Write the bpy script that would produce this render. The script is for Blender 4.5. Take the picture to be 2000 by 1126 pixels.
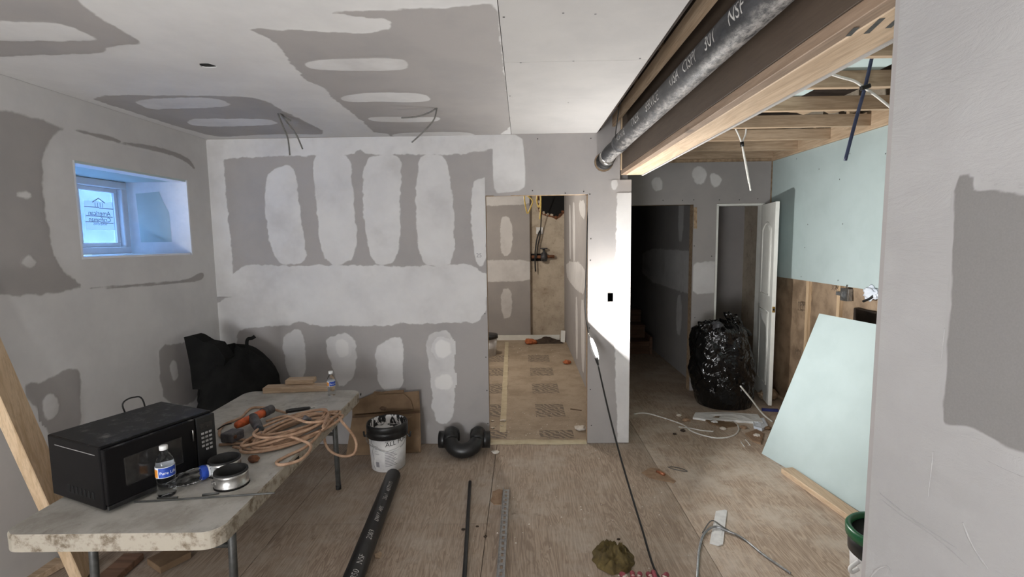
import bpy, bmesh, math, random
import numpy as np
from mathutils import Vector, Matrix, noise
from mathutils.geometry import tessellate_polygon
random.seed(7)
rng = np.random.default_rng(7)
for o in list(bpy.data.objects): bpy.data.objects.remove(o, do_unlink=True)
SC = bpy.context.scene
COL = SC.collection

# ------------------------------------------------------------------ camera, world, big lights, exposure
CAM_H = 1.65
FOCAL, PITCH, YAW, ROLL = 966.6, .09765, -.02159, .01248      # focal in pixels of the 2000 px wide frame
def cam_axes():
    cy, sy, cp, sp = math.cos(YAW), math.sin(YAW), math.cos(PITCH), math.sin(PITCH)
    f = Vector((sy*cp, cy*cp, -sp)); rt = Vector((cy, -sy, 0)); dn = f.cross(rt)
    c, s = math.cos(ROLL), math.sin(ROLL)
    return c*rt + s*dn, -s*rt + c*dn, f
AX_R, AX_D, AX_F = cam_axes()
cd = bpy.data.cameras.new('camera'); cam = bpy.data.objects.new('camera', cd); COL.objects.link(cam)
cd.sensor_width = 36; cd.sensor_fit = 'HORIZONTAL'; cd.lens = 36*FOCAL/2000; cd.clip_start = .02
m = Matrix.Identity(4)
for i in range(3):
    m[i][0], m[i][1], m[i][2] = AX_R[i], -AX_D[i], -AX_F[i]
m[2][3] = CAM_H
cam.matrix_world = m
SC.camera = cam

w = bpy.data.worlds.new('world'); SC.world = w; w.use_nodes = True
bg = w.node_tree.nodes['Background']; bg.inputs[0].default_value = (.30, .58, 1.0, 1); bg.inputs[1].default_value = 85

def area_light(name, loc, direction, sx, sy, power, color):
    l = bpy.data.lights.new(name, 'AREA'); l.shape = 'RECTANGLE'; l.size = sx; l.size_y = sy; l.energy = power; l.color = color
    o = bpy.data.objects.new(name, l); COL.objects.link(o); o.location = loc
    o.rotation_euler = Vector(direction).to_track_quat('-Z', 'Z').to_euler()
    return o
area_light('rear_fill_light', (-1.65, -2.93, 1.05), (0.10, 1, .30), 1.4, 1.3, 200, (.975, .99, 1))  # unseen area light added at the closed rear wall to brighten the room
area_light('ceiling_fill_light', (-.75, -.9, .62), (.05, .1, 1), .3, .2, 82, (.975, .99, 1))  # unseen upward light added to brighten the ceiling

SC.view_settings.view_transform = 'Standard'
SC.view_settings.look = 'None'
SC.view_settings.gamma = 1
SC.view_settings.use_curve_mapping = False
SC.view_settings.exposure = 0.0

# ------------------------------------------------------------------ rays through the lens onto known planes (metres)
def ray(px, py): return AX_R*((px-1000)/FOCAL) + AX_D*((py-563)/FOCAL) + AX_F
def atz(px, py, z=0.0):
    d = ray(px, py); t = (z-CAM_H)/d.z; return Vector((d.x*t, d.y*t, z))
def atx(px, py, x):
    d = ray(px, py); t = x/d.x; return Vector((x, d.y*t, CAM_H+d.z*t))
def aty(px, py, y):
    d = ray(px, py); t = y/d.y; return Vector((d.x*t, y, CAM_H+d.z*t))

# room dimensions
YB, YH, XL, XG, CZ, XN = 3.885, 5.264, -2.444, 2.596, 2.455, .766
YU, XU, YNE = 8.07, .69, 1.064
DX0, DX1, DZ = -.281, .512, 1.995
TOP = 2.82

# ------------------------------------------------------------------ materials
MATS = {}
def srgb(r, g, b):
    f = lambda c: (c/255/12.92 if c <= 10 else ((c/255+.055)/1.055)**2.4)
    return (f(r), f(g), f(b), 1)
class NT:
    def __init__(s, name):
        s.m = bpy.data.materials.new(name); s.m.use_nodes = True; s.t = s.m.node_tree
        s.b = s.t.nodes['Principled BSDF']; MATS[name] = s.m; s.pos = None
    def n(s, typ, **kw):
        x = s.t.nodes.new(typ)
        for k, v in kw.items():
            if k in x.inputs.keys(): x.inputs[k].default_value = v
            else: setattr(x, k, v)
        return x
    def l(s, a, b): s.t.links.new(a, b)
    def P(s, scale=(1, 1, 1), rot=(0, 0, 0), obj=False):
        if obj: src = s.n('ShaderNodeTexCoord').outputs['Object']
        else: src = s.n('ShaderNodeNewGeometry').outputs['Position']
        mp = s.n('ShaderNodeMapping'); mp.inputs['Scale'].default_value = scale; mp.inputs['Rotation'].default_value = rot
        s.l(src, mp.inputs['Vector']); return mp.outputs[0]
    def noise(s, scale, detail=4, rough=.6, vec=None, dist=0):
        x = s.n('ShaderNodeTexNoise'); x.inputs['Scale'].default_value = scale; x.inputs['Detail'].default_value = detail
        x.inputs['Roughness'].default_value = rough; x.inputs['Distortion'].default_value = dist
        s.l(vec if vec is not None else s.P(), x.inputs['Vector']); return x.outputs['Fac']
    def ramp(s, fac, a, b):
        x = s.n('ShaderNodeMapRange'); x.inputs['From Min'].default_value = a; x.inputs['From Max'].default_value = b
        x.interpolation_type = 'SMOOTHSTEP'; s.l(fac, x.inputs['Value']); return x.outputs[0]
    def mix(s, fac, a, b):
        x = s.n('ShaderNodeMix', data_type='RGBA')
        if isinstance(fac, (int, float)): x.inputs[0].default_value = fac
        else: s.l(fac, x.inputs[0])
        for i, c in ((6, a), (7, b)):
            if isinstance(c, tuple): x.inputs[i].default_value = c
            else: s.l(c, x.inputs[i])
        return x.outputs[2]
    def math(s, op, a, b):
        x = s.n('ShaderNodeMath', operation=op)
        for i, c in ((0, a), (1, b)):
            if isinstance(c, (int, float)): x.inputs[i].default_value = c
            else: s.l(c, x.inputs[i])
        return x.outputs[0]
    def out(s, col=None, rough=.6, metal=0, bump=None, bstr=.2, bdist=.01, spec=.5):
        if col is not None:
            if isinstance(col, tuple): s.b.inputs['Base Color'].default_value = col
            else: s.l(col, s.b.inputs['Base Color'])
        if isinstance(rough, (int, float)): s.b.inputs['Roughness'].default_value = rough
        else: s.l(rough, s.b.inputs['Roughness'])
        s.b.inputs['Metallic'].default_value = metal
        s.b.inputs['Specular IOR Level'].default_value = spec
        if bump is not None:
            x = s.n('ShaderNodeBump'); x.inputs['Strength'].default_value = bstr; x.inputs['Distance'].default_value = bdist
            s.l(bump, x.inputs['Height']); s.l(x.outputs[0], s.b.inputs['Normal'])
        return s.m

def simple(name, c1, c2=None, scale=12, rough=.6, metal=0, bump=0, bscale=60, lo=.35, hi=.7, obj=False, stretch=(1, 1, 1), spec=.5):
    t = NT(name); c2 = c2 or tuple(min(1, x*.8) for x in c1[:3])+(1,)
    f = t.ramp(t.noise(scale, 5, .6, t.P(stretch, obj=obj)), lo, hi)
    col = t.mix(f, c1, c2)
    b = t.noise(bscale, 3) if bump else None
    return t.out(col, rough, metal, b, bump, .004, spec)

BOARD = srgb(160, 155, 152); BOARD2 = srgb(152, 148, 146)
MUD = srgb(205, 203, 201); MUD2 = srgb(194, 192, 191)
def board_col(t, light=False):
    f = t.ramp(t.noise(3.5, 4), .35, .7)
    a, b = (BOARD, BOARD2) if not light else (srgb(186, 183, 180), srgb(178, 175, 173))
    fine = t.noise(420, 2)
    return t.mix(t.math('MULTIPLY', fine, .35), t.mix(f, a, b), srgb(140, 137, 135))
def mud_col(t):
    f = t.ramp(t.noise(2.6, 5, .65), .3, .72)
    return t.mix(f, MUD, MUD2)
t = NT('drywall_paper'); t.out(board_col(t), .85, bump=t.noise(500, 2), bstr=.06, bdist=.002)
t = NT('drywall_paper_pale'); t.out(board_col(t, True), .85, bump=t.noise(500, 2), bstr=.06, bdist=.002)
t = NT('compound_wall'); t.out(mud_col(t), .85, bump=t.noise(14, 6, .7), bstr=.08, bdist=.004)
def feather_mat(name, inv=False, pale=False, fresh=False, near=False):
    t = NT(name); at = t.n('ShaderNodeAttribute'); at.attribute_name = 'mud'
    nz = t.noise(9, 6, .72, t.P((1, 1, .55)))
    v = t.math('ADD', at.outputs['Fac'], t.math('MULTIPLY', t.math('SUBTRACT', nz, .5), .55))
    f = t.ramp(v, .28, .72)
    # thin skim lets the paper show through in places
    thin = t.math('MULTIPLY', t.ramp(t.noise(3, 4), .45, .75), .38)
    b, mu = board_col(t, pale), mud_col(t)
    if near: col = t.mix(f, t.mix(t.ramp(t.noise(3, 5), .3, .7), srgb(164, 162, 161), srgb(156, 154, 153)), t.mix(t.noise(300, 2), srgb(126, 123, 121), srgb(112, 110, 108)))
    elif inv: col = t.mix(f, mu, b)
    elif fresh: col = t.mix(f, mu, srgb(216, 214, 211))
    else: col = t.mix(t.math('SUBTRACT', f, t.math('MULTIPLY', f, thin)), b, mu)
    t.out(col, .85, bump=t.noise(16, 6, .7), bstr=.1, bdist=.004)
feather_mat('joint_compound'); feather_mat('fresh_compound', fresh=True); feather_mat('bare_paper', True); feather_mat('bare_paper_rough', True, near=True)
t = NT('compound_thick'); 
nz = t.noise(7, 8, .75, t.P((1, .7, 2.2), (.5, 0, 0)), .6)
t.out(t.mix(t.ramp(t.noise(3, 5), .3, .7), srgb(164, 162, 161), srgb(156, 154, 153)), .75, bump=nz, bstr=.4, bdist=.012)

def plywood(name, k, dustk):
    g = lambda r, q, b: srgb(min(250, r*k), min(250, q*k), min(250, b*k))
    t = NT(name)
    oi = t.n('ShaderNodeObjectInfo').outputs['Random']
    p = t.P((1, .09, 1))
    wv = t.n('ShaderNodeTexNoise'); wv.inputs['Scale'].default_value = 13; wv.inputs['Detail'].default_value = 5; wv.inputs['Distortion'].default_value = 1.4; t.l(p, wv.inputs['Vector'])
    fine = t.noise(120, 3, .6, t.P((1, .05, 1)))
    ring = t.n('ShaderNodeMath', operation='SINE'); t.l(t.math('MULTIPLY', wv.outputs['Fac'], 70), ring.inputs[0])
    c = t.mix(t.ramp(ring.outputs[0], -.6, 1), g(168, 150, 132), g(140, 122, 106))
    c = t.mix(t.math('MULTIPLY', t.ramp(fine, .38, .68), .6), c, g(122, 106, 92))
    c = t.mix(t.math('MULTIPLY', oi, .3), c, g(172, 158, 142))
    dust = t.ramp(t.noise(2.2, 5, .7), .42, .7)
    c = t.mix(t.math('MULTIPLY', dust, dustk), c, g(176, 165, 152))
    st = t.ramp(t.noise(5.5, 6, .75), .60, .74)
    c = t.mix(t.math('MULTIPLY', st, .75), c, g(96, 80, 66))
    sp = t.ramp(t.noise(38, 3, .6), .68, .76)
    c = t.mix(t.math('MULTIPLY', sp, .6), c, g(84, 70, 60))
    t.out(c, .8, bump=fine, bstr=.12, bdist=.003)
plywood('plywood', 1.0, .6); plywood('plywood_dusty', 1.12, .95)

t = NT('utility_floor')
c = t.mix(t.ramp(t.noise(3, 5, .7), .35, .7), srgb(160, 144, 124), srgb(136, 120, 100))
c = t.mix(t.math('MULTIPLY', t.ramp(t.noise(60, 3), .55, .75), .6), c, srgb(112, 94, 78))
t.out(c, .75, bump=t.noise(90, 3), bstr=.15, bdist=.003)
t = NT('floor_print')
wv = t.n('ShaderNodeTexWave', wave_type='BANDS', bands_direction='DIAGONAL'); wv.inputs['Scale'].default_value = 9; wv.inputs['Distortion'].default_value = 9; wv.inputs['Detail'].default_value = 3
t.l(t.P(), wv.inputs['Vector'])
c = t.mix(t.ramp(wv.outputs['Fac'], .35, .75), srgb(106, 94, 82), srgb(146, 130, 110))
t.out(c, .75)

def wood(name, c1, c2, axis='Y', scale=1.0):
    t = NT(name)
    s = {'X': (.07, 1, 1), 'Y': (1, .07, 1), 'Z': (1, 1, .07)}[axis]
    n1 = t.noise(28*scale, 4, .6, t.P(s), 1.2); n2 = t.noise(160*scale, 2, .5, t.P(s))
    c = t.mix(t.ramp(n1, .35, .68), c1, c2)
    c = t.mix(t.math('MULTIPLY', t.ramp(n2, .45, .7), .3), c, tuple(x*.6 for x in c2[:3])+(1,))
    vo = t.n('ShaderNodeTexVoronoi'); vo.inputs['Scale'].default_value = 4.5; t.l(t.P(tuple(1 if q == 1 else .45 for q in s)), vo.inputs['Vector'])
    k = t.ramp(vo.outputs['Distance'], .11, .04)
    c = t.mix(t.math('MULTIPLY', k, .55), c, tuple(x*.3 for x in c2[:3])+(1,))
    t.out(c, .65, bump=n2, bstr=.1, bdist=.002)
wood('lumber_x', srgb(190, 166, 140), srgb(162, 138, 112), 'X')
wood('lumber_y', srgb(204, 180, 152), srgb(180, 154, 126), 'Y')
wood('lumber_z', srgb(210, 184, 152), srgb(188, 160, 126), 'Z')
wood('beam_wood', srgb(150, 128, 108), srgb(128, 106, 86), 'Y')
wood('dark_lumber', srgb(120, 92, 66), srgb(88, 66, 46), 'Y')
wood('stair_wood', srgb(128, 96, 76), srgb(102, 76, 58), 'X')
simple('raw_edge', srgb(176, 152, 124), srgb(140, 116, 92), 30, .8)
simple('board_core', srgb(190, 186, 180), srgb(160, 156, 150), 30, .9)

t = NT('green_board')
c = t.mix(t.ramp(t.noise(2.5, 4), .35, .7), srgb(182, 197, 197), srgb(174, 189, 189))
c = t.mix(t.math('MULTIPLY', t.noise(350, 2), .18), c, srgb(158, 174, 171))
t.out(c, .8)
simple('screw_dark', srgb(70, 68, 66), srgb(40, 38, 36), 60, .5)
simple('black_iron', srgb(72, 72, 74), srgb(44, 44, 46), 22, .55, .2, .25, 90)
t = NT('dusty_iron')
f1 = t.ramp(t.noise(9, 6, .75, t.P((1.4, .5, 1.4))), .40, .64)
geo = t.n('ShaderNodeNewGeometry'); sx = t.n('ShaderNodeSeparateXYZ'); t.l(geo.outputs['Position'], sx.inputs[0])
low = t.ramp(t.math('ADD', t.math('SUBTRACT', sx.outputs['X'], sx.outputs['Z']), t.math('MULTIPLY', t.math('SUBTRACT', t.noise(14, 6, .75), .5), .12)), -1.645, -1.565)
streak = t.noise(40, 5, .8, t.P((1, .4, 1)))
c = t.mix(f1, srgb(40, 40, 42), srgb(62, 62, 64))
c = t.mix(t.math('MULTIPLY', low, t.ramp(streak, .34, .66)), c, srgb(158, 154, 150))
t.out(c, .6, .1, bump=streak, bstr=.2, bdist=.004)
simple('black_pipe', srgb(34, 34, 35), srgb(24, 24, 25), 14, .45)
simple('black_plastic', srgb(26, 26, 27), srgb(18, 18, 19), 20, .38)
simple('stencil_white', srgb(196, 194, 190), srgb(120, 118, 116), 60, .8, lo=.45, hi=.6)
simple('stencil_grey', srgb(176, 174, 170), srgb(100, 98, 96), 40, .8, lo=.45, hi=.65)
t = NT('microwave_black')
d = t.ramp(t.noise(18, 6, .75), .5, .78)
nrm = t.n('ShaderNodeNewGeometry'); sz = t.n('ShaderNodeSeparateXYZ'); t.l(nrm.outputs['Normal'], sz.inputs[0])
dd = t.math('MULTIPLY', d, t.ramp(sz.outputs['Z'], .5, .95))
t.out(t.mix(t.math('MULTIPLY', dd, .75), srgb(12, 11, 13), srgb(122, 120, 118)), .38, spec=.2)
simple('microwave_window', srgb(34, 33, 33), srgb(44, 43, 42), 30, .12)
simple('button_grey', srgb(150, 148, 146), srgb(120, 118, 116), 60, .5)
simple('slot_black', srgb(8, 8, 8), srgb(5, 5, 5), 30, .9)
simple('white_plastic', srgb(226, 226, 224), srgb(206, 206, 204), 8, .4)
t = NT('table_plastic')
c = t.mix(t.ramp(t.noise(6, 6, .7), .38, .68), srgb(178, 175, 167), srgb(152, 147, 138))
c = t.mix(t.math('MULTIPLY', t.ramp(t.noise(26, 5, .75, t.P((1, .35, 1))), .55, .75), .6), c, srgb(104, 96, 86))
t.out(c, .65, bump=t.noise(260, 2), bstr=.15, bdist=.002)
t = NT('table_skirt')
c = t.mix(t.ramp(t.noise(22, 5, .7), .45, .7), srgb(164, 156, 142), srgb(98, 84, 66))
t.out(c, .7)
simple('leg_grey', srgb(86, 86, 84), srgb(64, 64, 62), 20, .5, .3)
simple('steel', srgb(190, 188, 184), srgb(150, 148, 146), 25, .28, .9)
simple('galvanised', srgb(176, 178, 180), srgb(140, 142, 144), 40, .38, .85)
simple('rubber', srgb(24, 23, 23), srgb(16, 16, 16), 20, .7)
simple('hose_tan', srgb(180, 148, 122), srgb(152, 120, 96), 30, .65)
simple('drill_orange', srgb(208, 96, 44), srgb(170, 76, 34), 40, .5)
simple('drill_grey', srgb(88, 84, 86), srgb(60, 58, 60), 40, .55)
simple('cardboard', srgb(124, 101, 76), srgb(108, 86, 64), 10, .85)
simple('cardboard_dark', srgb(92, 70, 50), srgb(76, 58, 42), 10, .9)
simple('bucket_white', srgb(216, 214, 212), srgb(190, 188, 188), 10, .45)
simple('bucket_black', srgb(22, 22, 23), srgb(34, 34, 34), 26, .4)
simple('splashed_black', srgb(18, 18, 19), srgb(228, 226, 224), 26, .5, lo=.50, hi=.56, stretch=(1, 1, .5))
simple('wet_compound', srgb(210, 208, 204), srgb(30, 30, 30), 14, .5, lo=.52, hi=.58)
simple('print_black', srgb(22, 22, 22), srgb(30, 30, 30), 30, .6)
simple('print_grey', srgb(132, 130, 134), srgb(120, 118, 122), 40, .6)
simple('print_red', srgb(150, 34, 46), srgb(130, 26, 40), 40, .6)
simple('print_blue', srgb(44, 54, 118), srgb(38, 46, 104), 40, .5)
simple('label_blue', srgb(30, 62, 150), srgb(34, 72, 168), 30, .4)
simple('label_orange', srgb(222, 150, 66), srgb(206, 128, 50), 40, .4)
simple('label_white', srgb(232, 234, 238), srgb(220, 224, 230), 30, .4)
simple('green_lid', srgb(30, 92, 58), srgb(24, 78, 48), 12, .35)
simple('fabric_black', srgb(17, 17, 17), srgb(26, 26, 25), 8, .95, 0, .4, 40, spec=.15)
t = NT('trash_plastic')
wr = t.noise(6.5, 2, .5, t.P((1, 1, .8), (.4, .3, 0)), 2.2)
t.out(t.mix(t.ramp(t.noise(4, 4), .4, .7), srgb(9, 9, 10), srgb(18, 18, 20)), .13, bump=wr, bstr=.75, bdist=.05, spec=.5)
simple('trash_plastic_grey', srgb(70, 70, 74), srgb(44, 44, 48), 14, .25, 0, .6, 30)
simple('rag_olive', srgb(96, 82, 46), srgb(70, 58, 32), 20, .95, 0, .3, 120)
simple('glove_red', srgb(146, 66, 76), srgb(120, 48, 58), 40, .7)
simple('glove_cuff', srgb(206, 196, 184), srgb(180, 168, 156), 80, .9)
simple('white_cable', srgb(224, 222, 216), srgb(204, 202, 196), 40, .5)
simple('grey_cable', srgb(104, 102, 98), srgb(84, 82, 80), 40, .5)
simple('yellow_cable', srgb(226, 196, 104), srgb(204, 172, 84), 40, .5)
simple('black_cable', srgb(20, 20, 20), srgb(14, 14, 14), 40, .5)
simple('blue_strip', srgb(36, 44, 72), srgb(54, 62, 90), 24, .5)
simple('copper', srgb(178, 116, 86), srgb(140, 88, 62), 40, .4, .6)
simple('brass', srgb(196, 158, 80), srgb(160, 124, 58), 40, .35, .9)
simple('painted_door', srgb(228, 228, 222), srgb(218, 218, 212), 6, .45)
simple('vinyl_white', srgb(226, 228, 232), srgb(214, 217, 222), 6, .4)
simple('kraft', srgb(158, 136, 112), srgb(124, 104, 84), 7, .75, 0, .5, 14)
simple('kraft_print', srgb(92, 78, 66), srgb(110, 94, 78), 30, .8)
t = NT('concrete')
c = t.mix(t.ramp(t.noise(4, 6, .7), .35, .7), srgb(186, 174, 156), srgb(160, 146, 128))
c = t.mix(t.math('MULTIPLY', t.ramp(t.noise(16, 6, .8), .58, .72), .8), c, srgb(92, 80, 68))
t.out(c, .9, bump=t.noise(30, 6, .7), bstr=.3, bdist=.01)
simple('soil', srgb(70, 56, 44), srgb(42, 34, 28), 18, .95, 0, .8, 40)
simple('rust', srgb(122, 78, 50), srgb(76, 48, 34), 18, .9)
simple('brick_orange', srgb(176, 102, 62), srgb(140, 76, 46), 24, .9)
simple('masking_tape', srgb(186, 174, 146), srgb(170, 156, 128), 12, .7)
simple('chip_white', srgb(214, 208, 198), srgb(190, 180, 166), 20, .9)
simple('paper_brown', srgb(150, 124, 100), srgb(130, 104, 82), 20, .9)
simple('paper_white', srgb(222, 222, 220), srgb(205, 205, 204), 20, .8)
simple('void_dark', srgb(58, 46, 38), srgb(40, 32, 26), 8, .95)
simple('well_metal', srgb(74, 74, 80), srgb(64, 65, 72), 4, .6)
simple('plastic_sheet', srgb(226, 232, 240), srgb(204, 214, 228), 8, .3)
t = NT('sheer_paper'); t.out(t.mix(t.noise(20, 2), srgb(236, 238, 242), srgb(226, 229, 236)), .8)
tr = t.n('ShaderNodeBsdfTranslucent'); tr.inputs[0].default_value = srgb(236, 238, 242); mx = t.n('ShaderNodeMixShader'); mx.inputs[0].default_value = .6
t.l(t.b.outputs[0], mx.inputs[1]); t.l(tr.outputs[0], mx.inputs[2]); t.l(mx.outputs[0], t.t.nodes['Material Output'].inputs[0])
t = NT('clear_plastic'); t.b.inputs['Transmission Weight'].default_value = 1; t.b.inputs['IOR'].default_value = 1.25; t.out(t.mix(t.noise(40, 2), srgb(244, 246, 248), srgb(236, 240, 244)), .06)
t = NT('window_glass'); t.b.inputs['Transmission Weight'].default_value = 1; t.b.inputs['IOR'].default_value = 1.05; t.out(t.mix(t.noise(3, 2), srgb(236, 242, 252), srgb(228, 236, 250)), .02)
t = NT('lamp_lens'); t.b.inputs['Emission Color'].default_value = (1, .98, .95, 1); t.b.inputs['Emission Strength'].default_value = 6
t.out(t.mix(t.noise(30, 2), srgb(240, 240, 240), srgb(230, 230, 230)), .4)
simple('lamp_body', srgb(206, 206, 206), srgb(180, 180, 180), 20, .4)
M = MATS

# ------------------------------------------------------------------ mesh helpers
WO = {}
def mk(name, V, F, mat, parent=None, smooth=False, origin=None, attr=None):
    V = np.asarray(V, dtype=float).reshape(-1, 3)
    if origin is None:
        lo, hi = V.min(0), V.max(0); origin = ((lo[0]+hi[0])/2, (lo[1]+hi[1])/2, lo[2])
    og = np.array(origin, float)
    me = bpy.data.meshes.new(name); me.from_pydata((V-og).tolist(), [], [list(map(int, f)) for f in F])
    me.materials.append(M[mat]); me.update()
    if smooth: me.polygons.foreach_set('use_smooth', [True]*len(me.polygons))
    if attr is not None:
        a = me.attributes.new('mud', 'FLOAT', 'POINT'); a.data.foreach_set('value', np.asarray(attr, dtype=np.float32))
    return add(name, me, og, parent)
def add(name, me, og, parent=None):
    o = bpy.data.objects.new(name, me); COL.objects.link(o); place(o, og, parent); return o
def place(o, og, parent):
    og = np.array(og, float)
    if parent is not None:
        o.parent = parent; o.location = og - WO[parent.name]
    else: o.location = og
    WO[o.name] = og
def tag(o, label, cat, group=None, kind=None):
    o['label'] = label; o['category'] = cat
    if group: o['group'] = group
    if kind: o['kind'] = kind
    return o
def root(name, label, cat, loc, group=None, kind=None):
    o = bpy.data.objects.new(name, None); COL.objects.link(o); o.empty_display_size = .05
    place(o, tuple(loc), None); return tag(o, label, cat, group, kind)
def bm_arrays(bm):
    bm.verts.index_update()
    V = [v.co[:] for v in bm.verts]; F = [[v.index for v in f.verts] for f in bm.faces]; bm.free(); return V, F
def box_geo(c, s, rot=None, bevel=0, seg=1):
    bm = bmesh.new(); bmesh.ops.create_cube(bm, size=1)
    bmesh.ops.scale(bm, vec=s, verts=bm.verts)
    if bevel: bmesh.ops.bevel(bm, geom=list(bm.edges), offset=bevel, segments=seg, affect='EDGES', profile=.5)
    mm = Matrix.Translation(Vector(c)) @ (rot.to_4x4() if rot else Matrix.Identity(4))
    bmesh.ops.transform(bm, matrix=mm, verts=bm.verts); return bm_arrays(bm)
def box(name, c, s, mat, parent=None, rot=None, bevel=0, seg=1, smooth=False):
    V, F = box_geo(c, s, rot, bevel, seg); return mk(name, V, F, mat, parent, smooth)
def boxb(name, lo, hi, mat, parent=None, bevel=0):
    lo, hi = Vector(lo), Vector(hi); return box(name, (lo+hi)/2, hi-lo, mat, parent, None, bevel)
def merge(*geos):
    V, F = [], []
    for v, f in geos:
        n = len(V); V += list(v); F += [[i+n for i in q] for q in f]
    return V, F
def frame_rot(xaxis, zhint=(0, 0, 1)):
    x = Vector(xaxis).normalized(); z = Vector(zhint); y = z.cross(x).normalized(); z = x.cross(y)
    return Matrix((x, y, z)).transposed()
def bar(name, a, b, wd, ht, mat, parent=None, zhint=(0, 0, 1), bevel=.002):
    a, b = Vector(a), Vector(b); return box(name, (a+b)/2, ((b-a).length, wd, ht), mat, parent, frame_rot(b-a, zhint), bevel)
def smooth_path(pts, sub=6, closed=False):
    pts = [Vector(p) for p in pts]; n = len(pts); out = []
    rngn = n if closed else n-1
    for i in range(rngn):
        if closed: p0, p1, p2, p3 = pts[i-1], pts[i], pts[(i+1) % n], pts[(i+2) % n]
        else: p0, p1, p2, p3 = pts[max(i-1, 0)], pts[i], pts[i+1], pts[min(i+2, n-1)]
        for k in range(sub):
            t = k/sub
            out.append(.5*((2*p1)+(-p0+p2)*t+(2*p0-5*p1+4*p2-p3)*t*t+(-p0+3*p1-3*p2+p3)*t**3))
    if not closed: out.append(pts[-1])
    return out
def tube_geo(pts, r, n=8, cap=True):
    pts = [Vector(p) for p in pts]; N = len(pts); V, F = [], []
    rad = r if isinstance(r, (list, tuple)) else [r]*N
    tan = [(pts[min(i+1, N-1)]-pts[max(i-1, 0)]).normalized() for i in range(N)]
    up = Vector((0, 0, 1)) if abs(tan[0].z) < .9 else Vector((1, 0, 0))
    u = tan[0].cross(up).normalized()
    for i in range(N):
        u = (u - tan[i]*u.dot(tan[i])).normalized(); v = tan[i].cross(u)
        for k in range(n):
            a = 2*math.pi*k/n; V.append(pts[i]+(u*math.cos(a)+v*math.sin(a))*rad[i])
    for i in range(N-1):
        for k in range(n):
            a, b = i*n+k, i*n+(k+1) % n; F.append([a, b, b+n, a+n])
    if cap: F.append(list(range(n))[::-1]); F.append([(N-1)*n+k for k in range(n)])
    return [v[:] for v in V], F
def tube(name, pts, r, mat, parent=None, n=8, sub=6, smooth=True):
    if sub > 1: pts = smooth_path(pts, sub)
    V, F = tube_geo(pts, r, n); return mk(name, V, F, mat, parent, smooth)
def lathe_geo(prof, base=(0, 0, 0), n=32, mat4=None, a0=0, a1=2*math.pi):
    V, F = [], []; full = abs(a1-a0-2*math.pi) < 1e-6; cols = n if full else n+1
    for r, z in prof:
        for k in range(cols):
            a = a0+(a1-a0)*k/n; V.append(Vector((r*math.cos(a), r*math.sin(a), z)))
    for i in range(len(prof)-1):
        for k in range(n):
            a, b = i*cols+k, i*cols+(k+1) % cols; F.append([a, b, b+cols, a+cols])
    if mat4: V = [mat4 @ v for v in V]
    return [(v+Vector(base))[:] for v in V], F
def lathe(name, prof, base, mat, parent=None, n=32, mat4=None, smooth=True, a0=0, a1=2*math.pi):
    V, F = lathe_geo(prof, base, n, mat4, a0, a1); return mk(name, V, F, mat, parent, smooth)
def panel_geo(outer, holes, to3, th):
    loops = [list(outer)]+[list(h) for h in holes]
    tri = tessellate_polygon([[Vector((a, b, 0)) for a, b in L] for L in loops])
    pts = [p for L in loops for p in L]; n = len(pts)
    V = [to3(a, b, 0) for a, b in pts]+[to3(a, b, -th) for a, b in pts]
    F = [list(t) for t in tri]+[[i+n for i in t[::-1]] for t in tri]
    k = 0
    for L in loops:
        for i in range(len(L)):
            a, b = k+i, k+(i+1) % len(L); F.append([a, b, b+n, a+n])
        k += len(L)
    bm = bmesh.new(); vs = [bm.verts.new(v) for v in V]
    for f in F:
        try: bm.faces.new([vs[i] for i in f])
        except ValueError: pass
    bmesh.ops.recalc_face_normals(bm, faces=bm.faces)
    return bm_arrays(bm)
def panel(name, outer, to3, th, mat, parent=None, holes=()):
    V, F = panel_geo(outer, holes, to3, th); return mk(name, V, F, mat, parent)
def rect(a0, b0, a1, b1): return [(a0, b0), (a1, b0), (a1, b1), (a0, b1)]
# surfaces: (u, v, offset towards the viewer) -> world ; pixel -> (u, v)
def s_back(y):  return (lambda u, v, o: (u, y-o, v)), (lambda px, py: (lambda p: (p.x, p.z))(aty(px, py, y)))
def s_left(x):  return (lambda u, v, o: (x+o, u, v)), (lambda px, py: (lambda p: (p.y, p.z))(atx(px, py, x)))
def s_right(x): return (lambda u, v, o: (x-o, u, v)), (lambda px, py: (lambda p: (p.y, p.z))(atx(px, py, x)))
def s_ceil(z):  return (lambda u, v, o: (u, v, z-o)), (lambda px, py: (lambda p: (p.x, p.y))(atz(px, py, z)))
def s_floor(z): return (lambda u, v, o: (u, v, z+o)), (lambda px, py: (lambda p: (p.x, p.y))(atz(px, py, z)))
BACK, LEFT, CEIL, NEAR, HALL, GREEN, UBACK, URIGHT = s_back(YB), s_left(XL), s_ceil(CZ), s_right(XN), s_back(YH), s_right(XG), s_back(YU), s_right(XU)

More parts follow.
